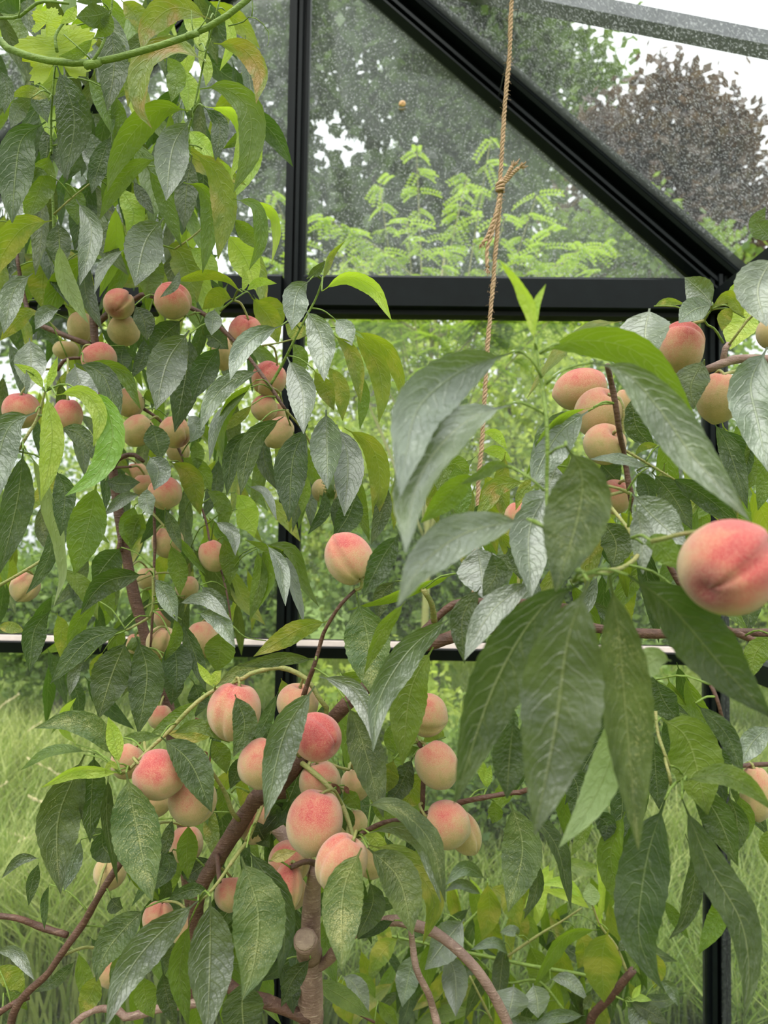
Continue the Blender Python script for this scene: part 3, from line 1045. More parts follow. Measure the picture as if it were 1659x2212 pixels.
for nm, tl, pts, rad, d, mt in [
        ('branch', 'B', [(530, 500), (400, 450), (240, 385)], (19, 14), 1.25, BARK),
        ('branch', 'B', [(550, 385), (615, 325), (690, 270), (770, 235), (830, 205), (900, 215), (1010, 240), (1100, 280), (1200, 330), (1300, 420), (1440, 570), (1550, 720), (1650, 870)], (19, 9), (1.25, 1.13), BARK),
        ('branch', 'B', [(600, 815), (720, 810), (870, 890), (960, 970), (1040, 1110), (1080, 1230)], (13, 7), (1.25, 1.22), BARK),
        ('branch', 'B', [(640, 1215), (690, 1150), (770, 1130), (830, 1170)], (18, 10), 1.23, BARK),
        ('branch', 'B', [(640, 1205), (760, 1200)], (10, 7), 1.23, BARK),
        ('branch', 'B', [(890, 1420), (895, 1659), ('C', 890, 330), ('C', 888, 500), ('C', 870, 800)], (10, 7), 1.17, BARK),
        ('branch', 'C', [(700, 130), (690, 210), (685, 250)], (12, 16), 1.24, BARK),
        ('branch', 'B', [(165, 310), (135, 200), (100, 0), ('A', 100, 1480), ('A', 92, 1150), ('A', 100, 900)], (13, 6), 1.3, BARK),
        ('branch', 'B', [(330, 640), (380, 580), (470, 570)], (12, 9), 1.18, BARK),
        ('branch', 'B', [(100, 1110), (150, 1030), (215, 920), (262, 765)], (11, 6), .86, BARK_GREEN),
        ('branch', 'A', [('B', 545, 300), (330, 1560), (316, 1380), (300, 1000), (296, 700), (310, 480), (330, 200)], (10, 5), (1.22, 1.1), STEM_GREEN),
        ('branch', 'A', [('B', 840, 200), (880, 1500), (960, 1240), (1010, 1050), (1090, 750), (1110, 680), (1180, 350), (1230, 150), (1270, 0)], (10, 5), (1.2, 1.06), STEM_GREEN),
        ('branch', 'A', [(310, 1240), (420, 1140), (560, 1030)], (6, 4), 1.15, BARK_GREEN),
        ('branch', 'A', [(1010, 1440), (1110, 1370), (1210, 1280), (1345, 1150)], (6, 4), 1.15, BARK_GREEN),
        ('branch', 'C', [('B', 1080, 1230), ('B', 1180, 1480), ('B', 1210, 1620), (1210, 170), (1270, 330), (1310, 480), (1340, 680)], (8, 5), (1.22, 1.15), BARK),
        ('branch', 'C', [(-30, 455), (120, 370), (250, 290)], (11, 8), 1.12, BARK_GREEN),
        ('branch', 'C', [(885, 340), (880, 590), (820, 650), (730, 700)], (9, 7), 1.13, BARK_GREEN),
        ('branch', 'K', [(110, 740), (180, 620), (250, 480), (320, 340), (380, 230), (420, 120)], (9, 5), (1.14, 1.08), STEM_GREEN),
        ('branch', 'K', [(70, 500), (180, 480), (330, 440)], (6, 4), 1.15, BARK_GREEN),
        ('branch', 'B', [(1270, 300), (1330, 250), (1410, 195)], (7, 4), 1.16, STEM_GREEN),
        ('branch', 'C', [(1340, 670), (1420, 740), (1540, 760)], (5, 3), 1.14, STEM_GREEN),
        ('branch', 'C', [(880, 20), (960, 110), (1090, 250)], (8, 4), 1.16, BARK_GREEN)]:
    LT.branch(nm, tl, pts, rad, d, mt)

LT.spec('''
A d 1.05 190 330,380 430,690 370,1030
A d 1.12 170 640,140 660,380 620,640
A b 1.02 150 1215,110 1010,45 860,160 815,300
A b 1.03 130 1190,360 1010,270 850,360 810,600 880,745
A b 1.00 120 1235,250 1400,280 1500,420 1480,600
A g 1.02 160 1155,515 1300,510 1440,640 1440,880 1350,1110
A Y 1.06 80 1180,615 1350,650 1420,820 1325,1045
A g 1.05 150 1100,640 930,630 770,770 660,960 620,1110
A g 1.07 100 910,915 760,980 650,1120 575,1270
A p 1.02 190 1105,680 1000,850 960,1160
A y 1.04 150 1100,870 1240,980 1300,1200 1260,1500
A g 1.06 110 1060,1055 1180,1100 1220,1300 1170,1580
A d 1.12 130 1110,900 1080,1080 1065,1330
A p 1.00 220 945,1260 840,1400 780,1655
A g 1.14 100 850,960 950,1150 1050,1430
A y 1.22 180 940,1420 1050,1480 1140,1750
A g 1.18 170 910,1440 860,1580 850,1730
A g 1.12 170 290,880 230,1080 150,1280
A d 0.98 200 265,705 130,800 90,1000 70,1290
A y 1.10 70 285,570 160,530 60,560
A d 1.00 80 0,400 40,500 25,660
A g 1.12 60 290,1015 200,1000 100,1130
A y 1.04 150 300,1275 130,1320 0,1500 -40,1640
B u 1.02 105 340,-110 365,80 440,250 510,370
A p 1.04 130 440,1150 530,1330 460,1650
A p 1.10 60 720,1440 610,1530 545,1700
A Y 1.2 130 690,1080 770,1220 740,1370
A d 1.18 70 770,1040 830,1150 890,1240
A d 1.2 110 510,750 560,880 580,1050
A d 1.15 110 640,780 560,1000 530,1120
A g 1.05 85 1350,1150 1480,1200 1500,1400 1440,1560
A Y 1.07 60 1345,1148 1560,1210 1610,1350 1570,1530
A g 1.12 100 1350,1260 1430,1350 1510,1450
A Y 1.18 170 1310,1350 1420,1500 1480,1680
A Y 1.14 110 1090,1430 1180,1500 1260,1640
A g 1.16 110 960,320 1020,430 990,590
A Y 1.2 120 1070,400 1090,520 1080,650
A g 1.14 90 660,540 690,700 650,830
A g 1.14 110 500,440 590,570 650,780
A y 1.18 80 720,260 750,450 740,620
A Y 1.08 60 1300,60 1335,230 1270,410
A d 1.06 100 1180,620 1270,720 1245,930
A g 1.08 60 1430,720 1380,800 1290,860
A y 1.15 130 700,0 790,100 820,230
A Y 1.16 120 1040,60 1130,150 1170,310
A Y 1.14 70 1150,260 1195,400 1190,500
A Y 1.16 100 1090,750 1180,850 1235,930
A Y 1.18 90 1240,920 1300,1000 1310,1120
A d 1.16 90 250,740 275,850 250,1000
A d 1.12 100 180,480 230,600 275,710
A p 1.06 90 190,560 110,630 60,740
A p 1.16 70 470,850 525,930 510,1005
A d 1.22 90 330,780 350,900 390,1040
A d 1.16 150 170,0 90,-30 -60,60
A d 1.15 140 330,1280 345,1400 350,1560
A d 1.2 150 540,1020 480,1200 430,1450
A g 1.15 120 380,1060 430,1150 450,1300
B Y .80 130 265,765 300,1000 280,1200 235,1400
B Y .81 100 325,785 480,770 575,900 540,1085
B G .82 150 480,765 600,830 650,1030 560,1240 375,1370
B p .84 210 205,885 60,960 -10,1150 -30,1420
B d .82 170 135,1095 100,1400 0,1815
B d .84 110 345,975 440,1000 500,1070 540,1160
B g .84 215 560,1290 520,1500 430,1825
B u .86 85 150,1100 230,1230 330,1550 370,1800 310,2010
B d .88 130 320,1210 375,1350 350,1600
B Y .84 60 255,755 200,670 120,620 80,605
B Y .84 45 268,762 305,660 335,560
B p .83 30 150,640 160,700 148,780
B P 1.08 170 170,455 180,600 160,765
B P 1.08 165 430,605 460,710 560,860
B d 1.04 130 440,600 600,680 690,960
B g 1.1 85 480,592 700,650 815,870
B p 1.04 215 1095,410 970,590 900,870
B d 1.1 170 1100,430 1070,700 1010,1000
B d 1.14 150 1050,350 940,450 870,570
B d 1.06 155 1272,500 1180,640 1115,815
B p 1.05 100 1240,285 1230,360 1222,440
B d 1.12 115 780,265 830,350 850,470
B P 1.1 90 350,288 270,310 205,405
B y 1.14 90 230,300 130,330 0,470
B p 1.08 120 190,80 80,180 20,430
B y 1.3 150 260,20 245,130 250,290
B y 1.08 60 1000,130 1180,85 1310,110 1390,190
B p 1.08 45 1040,60 1010,150 925,222
B y 1.16 110 1345,230 1260,215 1170,290
B Y 1.08 38 1400,190 1418,120 1400,40
B Y 1.08 50 1420,185 1500,130 1600,140
B P 1.02 120 1625,385 1470,450 1380,560 1330,700
B p 1.04 110 1510,640 1330,710 1220,830 1160,990
B g 1.07 70 1480,700 1330,830 1270,1000 1290,1180
B p 1.08 60 1450,740 1270,930 1210,1170
B d 1.04 120 1640,910 1480,1020 1420,1180 1390,1365
B d 1.07 100 1470,980 1350,1100 1310,1365
B y 1.1 60 1460,840 1400,900 1270,1000
B d 1.1 140 870,945 900,1030 930,1160
B p 1.06 140 860,1138 915,1220 890,1335
B p 1.07 95 850,1320 850,1400 880,1480
B y 1.15 130 980,1170 1100,1250 1160,1480
B g 1.2 120 1050,1140 1170,1240 1220,1340
B p 1.12 75 815,1360 720,1385 600,1480
B Y 1.25 130 1360,1350 1420,1430 1470,1610
B g 1.16 95 1190,1330 1280,1410 1310,1560
B d 1.1 75 955,1440 1000,1550 1050,1690
B P 1.1 50 1430,1310 1530,1350 1600,1510
B P 1.14 95 1085,900 1135,970 1100,1060
B g 1.2 80 1130,1040 1140,1120 1140,1220
B g 1.2 120 780,1420 750,1540 760,1680
B d 1.2 120 720,500 700,570 730,650
B d 1.2 80 830,450 830,560 760,690
B g 1.22 90 820,800 890,790 960,820
B y 1.26 150 1480,230 1570,300 1600,430
B d 1.22 130 1180,440 1230,450 1320,520
B d 1.2 110 610,1280 700,1300 810,1290
C d 1.08 140 840,375 640,410 540,490 465,610
C p 1.08 110 890,395 960,490 1025,650
C d 1.06 130 720,690 500,770 290,1010
C d 1.03 215 735,750 650,950 570,1210
C d 1.03 195 790,740 850,950 800,1300
C d 1.08 170 990,740 1020,880 1020,1060
C g 1.06 70 1010,620 1020,740 950,880
C P 1.07 75 1030,545 1180,520 1335,640
C P 1.06 110 1140,600 1270,640 1360,800
C p 1.09 110 1160,440 1230,520 1310,660
C g 1.12 175 1275,700 1275,800 1250,940
C d 1.1 100 1050,640 1130,850 1190,1050
C d .95 80 290,90 290,250 220,400 150,490
C d 1.05 135 295,580 200,700 170,940
C y 1.1 70 -20,680 60,685 145,710
C y 1.18 90 330,600 355,700 350,860
C g 1.15 90 570,530 460,640 385,790
C d 1.12 170 700,220 620,310 535,430
C P 1.12 80 1240,70 1340,140 1360,270
C g 1.14 110 1290,160 1325,300 1330,440
C g 1.12 90 1520,190 1550,400 1440,640
C P 1.08 90 1540,200 1620,330 1650,560
C g 1.1 55 1560,210 1640,260 K-30,1620
C g 1.14 50 1000,130 1090,240 1190,380
C g 1.13 110 985,200 1035,350 1040,500
C p 1.12 70 490,880 430,940 400,1080
C y 1.16 40 600,820 540,900 530,1000
C d 1.15 120 1120,1000 1150,1100 1130,1200
C d 1.12 120 960,900 1000,1010 990,1130
C Y 1.2 130 1370,0 1440,70 1480,140
C g 1.2 120 830,20 780,100 760,210
K P 1.02 150 345,120 270,200 240,410
K p 1.04 55 330,112 390,60 435,8
J y 1.04 42 420,1620 465,1480 550,1390
K Y 1.0 90 415,185 560,100 720,170 820,355
K P 1.0 160 320,285 410,450 430,705
K P 1.0 165 215,565 300,750 310,1010
K p 1.0 190 440,870 445,1060 450,1330
K d 1.02 190 335,955 250,1150 225,1520
K p 1.03 175 500,955 565,1150 545,1485
K y 1.06 130 545,975 700,1080 750,1280 715,1535
K P 1.1 110 490,345 545,400 590,500
K y 1.08 100 480,430 590,560 640,835
K y 1.14 120 590,410 730,600 765,780 745,945
K y 1.16 95 600,408 770,500 860,660 880,835
K y 1.14 100 440,610 520,740 535,935
K y 1.12 100 370,640 440,760 485,875
K g 1.16 70 640,650 660,800 635,985
K d 1.1 70 425,1330 430,1450 335,1590
K d 1.12 150 620,1340 570,1480 480,1620
K g 1.14 80 650,1280 640,1450 690,1630
K s 1.1 100 780,1270 765,1450 700,1650
K y 1.16 70 870,1180 845,1380 830,1565
K y 1.14 110 330,440 270,415 205,375
K y 1.2 140 10,220 110,340 165,490
K g 1.2 90 240,480 290,560 270,700
K g 1.15 80 330,1240 310,1380 300,1470
L p 1.12 70 90,250 200,380 280,600 310,720
L g 1.14 90 60,260 230,300 300,480 400,620 t.1
L g 1.12 90 40,280 60,450 0,700
''')
LK = ['d', 'd', 'd', 'g', 'g', 'y', 's', 'p', 'Y']
LT.fill(130, (-40, -60, 440, 560), (1.2, 1.55), LK)
LT.fill(30, (300, -40, 560, 500), (1.2, 1.5), ['g', 'y', 'Y', 'd'], dens=lambda x, y: 1.0 if x < 470 else .35)
LT.fill(60, (-40, 520, 560, 800), (1.3, 1.6), ['d', 'g', 'y', 'd'], lpx=(130, 200))
LT.fill(60, (-40, 780, 520, 1250), (1.28, 1.6), ['g', 'y', 'd', 'd', 's'], lpx=(120, 190), dens=lambda x, y: 1.0 if (x < 230 or x > 300) else .5)
LT.fill(36, (80, 1180, 520, 1500), (1.26, 1.5), ['d', 'd', 'g', 's'], lpx=(120, 190))
LT.fill(14, (430, 900, 600, 1250), (1.26, 1.5), ['g', 'y'], lpx=(120, 180))
LT.fill(16, (560, 900, 830, 1020), (1.18, 1.4), ['g', 'y', 'd'], lpx=(120, 180), lean=.3)

# ---- centre tree: grey-brown trunk with a sawn stub, big clusters of fruit
_g = at(675, 2240, .97)
CT = Tree('peach_tree', (_g.x, _g.y, 0), 'grey brown trunked peach tree with a sawn stub and many ripening peaches', 'peach tree')
_tp = catmull([np.array((_g.x + .01, _g.y + .03, 0)), np.array((_g.x + .005, _g.y + .01, .45))] +
              [np.array(at(*src('E', x, y), dd)) for x, y, dd in ((350, 1900, .97), (352, 1600, .96), (350, 1300, .95), (352, 1050, .94), (365, 880, .93), (385, 760, .92))], 70)
_tr = np.interp(np.linspace(0, 1, 70), [0, .5, .75, .86, .93, 1.0], [.026, .020, .0165, .015, .0115, .009])
CT.wood('trunk', _tp, _tr * (1 + .05 * np.sin(np.arange(70) * .9)), BARK_OLD, 14, .04)
# sawn stub facing the viewer, with its cut face
_s0, _s1 = np.array(at(*src('E', 345, 1255), .945)), np.array(at(*src('E', 318, 1170), .90))
_st = CT.wood('sawn_stub', catmull([_s0, _s0 * .5 + _s1 * .5, _s1], 6), np.array([.016, .0155, .0145, .014, .0145, .0135]), BARK_OLD, 12, .03)
_cd = (_s1 - _s0) / np.linalg.norm(_s1 - _s0)
link('cut_face', tube_mesh('cut_face', np.array([_s1, _s1 + _cd * .001, _s1 + _cd * .0018]), np.array([.0125, .012, .009]), BARK_CUT, 14), _st)
for nm, tl, pts, rad, d, mt in [
        ('branch', 'E', [(380, 800), (300, 700), (220, 600), (140, 510), ('D', 1540, 470)], (44, 40), (.95, 1.04), BARK_OLD),
        ('branch', 'D', [('E', 345, 1640), ('E', 270, 1600), ('E', 70, 1520), (1400, 1500), (1230, 1330), (1140, 1130), (1150, 900), (1290, 650), (1430, 430), (1510, 330), (1650, 300)], (36, 50), (.95, .92), BARK),
        ('branch', 'E', [('D', 1590, 300), (120, 340), (220, 220), (300, 120), ('L', 450, 1300), ('L', 550, 1190), ('L', 700, 1060), ('L', 880, 890), ('L', 1070, 825), ('L', 1200, 780), ('L', 1340, 750), ('L', 1460, 738), ('G', 150, 780), ('G', 500, 800), ('G', 900, 850), ('G', 1300, 850), ('G', 1500, 845), ('G', 1720, 850)], (46, 23), (.92, .88), BARK),
        ('branch', 'L', [(1065, 700), (1050, 600), (1000, 515)], (20, 15), (.89, .85), BARK_GREEN),
        ('branch', 'L', [(900, 870), (1080, 680), (1210, 590), (1400, 590), (1640, 592), ('G', 280, 670), ('G', 500, 700)], (22, 20), (.92, .92), BARK),
        ('branch', 'E', [(365, 1340), (440, 1300), (500, 1230), (590, 1140), (700, 1090), (830, 1060), (960, 1090), (1100, 1150), (1280, 1310), (1400, 1480), (1490, 1660), (1530, 1760)], (34, 26), (.95, .86), BARK_OLD),
        ('branch', 'E', [(390, 735), (320, 720), (235, 755)], (20, 14), (.91, .87), BARK),
        ('branch', 'E', [(300, 150), (440, 270), (540, 410), (600, 590)], (18, 12), (.90, .82), BARK_GREEN),
        ('branch', 'C', [('E', 280, 110), ('L', 440, 1240), ('L', 400, 1150), ('L', 320, 1030), ('L', 170, 968), ('L', 0, 1005), (1400, 980), (1230, 1050), (1100, 1150), (980, 1280), (860, 1390), (740, 1510), (700, 1530)], (16, 10), (.90, .84), BARK_GREEN),
        ('branch', 'L', [(310, 1130), (340, 1040), (370, 960), (400, 860), (430, 760), (520, 610), (610, 520)], (15, 9), (.88, .84), BARK),
        ('branch', 'E', [('L', 970, 1400), (985, 40), (1005, 160), (1000, 300), (995, 420), (980, 500), (900, 480), (760, 500), (580, 600), (420, 730)], (13, 15), (.87, .9), BARK),
        ('branch', 'E', [(1000, 450), (1190, 385), (1350, 350), (1540, 318), ('F', 220, 322), ('F', 310, 290)], (16, 14), (.88, .84), BARK),
        ('branch', 'E', [(930, 1110), (940, 1200), (965, 1350), (1030, 1480), (1060, 1580), (1090, 1690)], (16, 24), (.86, .85), BARK_OLD),
        ('branch', 'D', [('Z', 330, 2900), ('Z', 100, 2560), (60, 1700), (290, 1350), (400, 1190), (480, 1080), (560, 940), (640, 810), (720, 690), (800, 560)], (26, 20), (.98, .94), BARK),
        ('branch', 'D', [(-40, 1030), (110, 1050), (240, 1100), (390, 1145)], (17, 20), .97, BARK),
        ('branch', 'D', [(-30, 1610), (80, 1540), (170, 1500)], (20, 16), .99, BARK),
        ('branch', 'D', [(420, 1670), (500, 1600), (580, 1570), (680, 1580), (730, 1620), (850, 1590), (960, 1560), (1100, 1545), (1230, 1500)], (20, 26), (.93, .95), BARK_OLD),
        ('branch', 'D', [(1200, 160), (1270, 270), (1310, 340), (1340, 430), (1380, 480)], (9, 14), (.88, .92), BARK_GREEN),
        ('branch', 'D', [(1500, 420), (1440, 580), (1370, 680), (1230, 880), (1150, 945)], (12, 9), (.9, .80), BARK_GREEN),
        ('branch', 'D', [(1255, 690), (1262, 760), (1268, 840)], (17, 13), (.92, .88), BARK),
        ('branch', 'D', [(1340, 320), (1370, 290), (1440, 320)], (6, 6), .88, STEM_GREEN),
        ('branch', 'E', [(430, 135), (500, 170), (570, 190)], (10, 8), .93, BARK_GREEN),
        ('branch', 'E', [(70, 400), (30, 500), ('D', 1420, 600)], (10, 8), .86, BARK_GREEN)]:
    CT.branch(nm, tl, pts, rad, d, mt, sides=10)
CT.spec('''
C S .86 140 660,1440 560,1290 400,1225 200,1265
C Y .85 55 440,1360 370,1280 370,1170 440,1090
C Y .83 90 690,1470 660,1330 625,1200
C g .86 60 510,1400 300,1400 115,1510
C Y .83 75 700,1525 450,1515 235,1610
D d .86 150 545,90 530,330 520,610
D s .85 235 490,100 350,420 330,650 350,905
D S .80 275 730,205 790,520 880,950
D d .82 190 930,0 1100,150 1225,435
C g .9 110 1160,1100 1050,1200 870,1300
C g .88 60 700,1320 830,1315 930,1310
C g .86 80 990,1300 1150,1255 1330,1350
C d .78 140 1358,1070 1415,1250 1350,1430
C g .92 110 1220,1330 1280,1430 1310,1530
L y .88 120 455,700 300,740 160,820 20,905
L s .84 80 380,925 190,915 -80,960
C S .88 80 1545,945 1400,930 1250,1020
C Y .84 50 1235,1030 1190,960 1140,885
C Y .85 60 1245,1025 1250,970 1280,930
D d .85 75 625,210 620,500 680,850
D d .88 150 590,540 600,640 690,720
D d .92 70 1000,470 965,600 920,740
D g .9 120 1090,500 1080,660 1087,825
D P .9 95 470,590 430,700 370,890
D p .95 60 225,700 110,710 10,815
D d .95 70 225,725 190,830 165,975
D d .96 45 285,850 260,950 257,1115
D s .80 185 845,985 700,1130 600,1270 557,1415
D p .76 195 1145,945 880,1180 720,1400 610,1680
D p .75 255 1215,920 1215,1240 1200,1730
D S .74 300 1392,690 1490,1000 1470,1300 1400,1520
E d .79 155 -20,640 150,900 200,1150 165,1385
D d .80 85 1215,895 1100,885 970,940
D g .82 130 1100,1060 1040,1350 1090,1680
D g .86 130 830,1380 840,1500 890,1625
D y .88 130 570,1370 530,1480 460,1600
D d .80 235 1410,1400 1400,1560 1420,1780
D s .85 95 1010,1190 990,1280 1000,1360
D d .84 110 940,1350 960,1480 1020,1680
D Y .83 36 690,190 640,155 605,212
D y 1.0 110 -20,1320 70,1390 140,1490
D P .98 70 -30,1240 90,1250 200,1405
D g 1.0 60 20,1480 90,1500 160,1580
D d .9 90 930,660 980,750 880,890
D d .94 100 640,930 670,970 710,990
D d .92 110 1000,650 950,780 900,880
E S .74 230 645,640 540,900 530,1355
E s .76 220 680,640 860,820 940,1145
E y .78 150 690,625 880,700 1060,930 1000,1195
E P .77 90 690,555 850,525 1010,640 1105,960
E s .75 120 640,400 820,400 1040,600 1130,960
E d .84 150 690,830 710,960 620,1165
E Y .8 100 650,565 720,590 790,720
E d .84 65 835,1060 740,1105 620,1170
L S .84 265 620,570 680,800 705,1130
L p .78 200 375,1075 200,1350 85,1846
L P .79 110 400,1020 580,1080 690,1250 720,1440
L s .83 195 560,1170 650,1400 770,1835
L p .76 170 1180,665 930,860 750,1150 710,1455
L g .80 215 1060,850 930,1100 880,1535
L g .77 85 900,585 770,750 660,1005
L s .90 105 840,470 770,540 740,690
L d .74 150 870,190 770,330 650,565
L g .85 60 1190,425 1000,490 560,640
E y .84 110 830,130 800,260 770,330
E d .86 140 940,120 870,280 790,410
E y .9 150 1010,200 930,330 870,430
E g .88 90 540,300 580,350 640,420
E d .9 110 350,1280 E250,1400 E180,1560
E d .95 120 170,1300 230,1420 250,1600
E g .88 60 985,60 880,90 820,110
E Y .9 80 1130,0 1080,-20 1000,30
E Y .9 60 E1365,300 E1340,180 E1280,90
E Y .88 45 E1370,300 E1380,210 E1390,160
E g .92 90 E1410,370 E1420,440 E1400,500
E d .92 80 900,600 950,680 980,750
E g .9 70 990,620 975,720 960,800
E d .93 140 230,370 190,430 150,420
E d .93 90 560,560 560,460 520,400
E g .94 100 700,380 790,430 880,430
L y .95 80 180,1030 220,1150 300,1200
L g .96 120 520,1000 620,1060 640,1200
L g .95 70 830,1280 810,1400 860,1480
D d .94 100 1420,100 1370,200 1330,300
D g .95 90 1260,280 1290,380 1270,480
D d .95 120 1220,700 1150,760 1060,820
D d .95 110 1480,480 1510,560 1560,640
D x .92 60 1160,70 1190,130 1200,195
E x .87 45 470,265 500,300 525,330
E w .86 70 110,715 190,680 270,660
E x .88 30 545,280 560,310 575,330
C x .97 40 1130,1200 1140,1240 1135,1280
''')
CT.fill(50, (330, 1480, 900, 1800), (.98, 1.2), ['d', 'g', 'd', 'y'], lpx=(110, 190))
CT.fill(34, (150, 1780, 520, 2150), (.98, 1.2), ['d', 'g', 'd'], lpx=(110, 190), dens=lambda x, y: .4 if x < 260 else 1)
CT.fill(40, (470, 1800, 760, 2180), (1.02, 1.25), ['d', 'd', 'g'], lpx=(110, 190))

# ---- right tree: near branches entering from the right, soft with closeness
_r = at(1960, 1300, .9)
RT = Tree('peach_tree', (_r.x, _r.y, 0), 'peach tree with big drooping leaves and silvery foliage beside the corner post', 'peach tree')
RT.wood('trunk', catmull([np.array((_r.x + .02, _r.y + .03, 0)), np.array((_r.x, _r.y, .7)), np.array(at(1950, 1500, .9)), np.array(at(1900, 1000, .9)), np.array(at(1840, 780, .9))], 50), np.linspace(.026, .012, 50), BARK_OLD, 12)
for nm, tl, pts, rad, d, mt in [
        ('branch', 'H', [(2140, 720), (1900, 700), (1680, 690), (1560, 682), (1450, 690), (1370, 720), (1290, 752)], (30, 24), (.9, .9), BARK_OLD),
        ('branch', 'H', [(1400, 700), (1410, 630), (1430, 600)], (20, 16), .9, BARK_OLD),
        ('branch', 'H', [(1420, 620), (1480, 540), (1560, 440), (1640, 400)], (9, 6), (.9, .85), BARK_GREEN),
        ('branch', 'H', [(1400, 590), (1350, 510), (1290, 470), (1330, 400)], (8, 5), (.89, .86), STEM_GREEN),
        ('branch', 'H', [(1290, 805), (1380, 780), (1470, 755), (1640, 720)], (9, 12), (.84, .86), BARK_GREEN),
        ('branch', 'H', [(730, 720), (755, 830), (780, 960), (800, 1100), (830, 1250), (860, 1440), (900, 1600), ('G', 1000, 300), ('G', 1250, 700), ('G', 1600, 900), ('Z', 1800, 1420), ('Z', 1930, 1500)], (15, 22), (.752, .9), BARK),
        ('branch', 'H', [(830, 1210), (900, 1250), (1000, 1310), (1120, 1380)], (9, 5), .84, BARK_GREEN),
        ('branch', 'H', [(860, 1460), (790, 1430), (690, 1410)], (11, 8), .8, BARK_GREEN),
        ('branch', 'G', [('H', 860, 1440), ('H', 700, 1480), (700, 60), (790, 170), (860, 260), (905, 340), (900, 410), (820, 470), (740, 490), (620, 515), (530, 550)], (12, 13), (.84, .52), BARK_GREEN),
        ('branch', 'H', [(312, 560), (328, 680), (350, 820), (375, 1000), (385, 1200), (380, 1400), (385, 1640), ('G', 390, 250), ('G', 440, 420), ('G', 600, 505)], (9, 13), (.57, .53), STEM_GREEN),
        ('branch', 'H', [(375, 830), (440, 770), (520, 730), (640, 705)], (10, 7), (.56, .55), STEM_GREEN),
        ('branch', 'H', [(345, 650), (400, 610), (450, 595)], (9, 7), (.57, .575), STEM_GREEN),
        ('branch', 'H', [(350, 790), (300, 700), (230, 640), (170, 645)], (9, 7), (.56, .54), STEM_GREEN),
        ('branch', 'H', [(375, 1010), (310, 970), (230, 935), (150, 945)], (9, 7), (.56, .53), STEM_GREEN),
        ('branch', 'H', [(365, 1445), (280, 1370), (180, 1310)], (9, 7), (.55, .56), STEM_GREEN),
        ('branch', 'H', [(400, 1230), (440, 1200), (490, 1185)], (9, 8), (.54, .52), STEM_GREEN),
        ('branch', 'G', [(385, 250), (330, 225), (270, 190)], (9, 7), (.53, .51), STEM_GREEN),
        ('branch', 'G', [(1010, 1300), (1020, 1420), (1060, 1540), (1095, 1640), ('F', 1060, 120), ('F', 1085, 200), ('F', 1100, 280)], (9, 9), (.72, .68), BARK_GREEN),
        ('branch', 'G', [(1330, 1150), (1370, 1250), (1400, 1370)], (12, 10), .74, BARK),
        ('branch', 'F', [(1440, 180), (1560, 160), (1720, 145), ('Z', 1820, 1600), ('Z', 1955, 1560)], (11, 20), (.8, .9), BARK),
        ('branch', 'F', [(1100, 280), (1170, 240), (1190, 245)], (7, 5), (.68, .64), STEM_GREEN),
        ('branch', 'G', [(870, 300), (930, 285), (985, 320)], (10, 8), (.6, .55), STEM_GREEN)]:
    RT.branch(nm, tl, pts, rad, d, mt, sides=10)
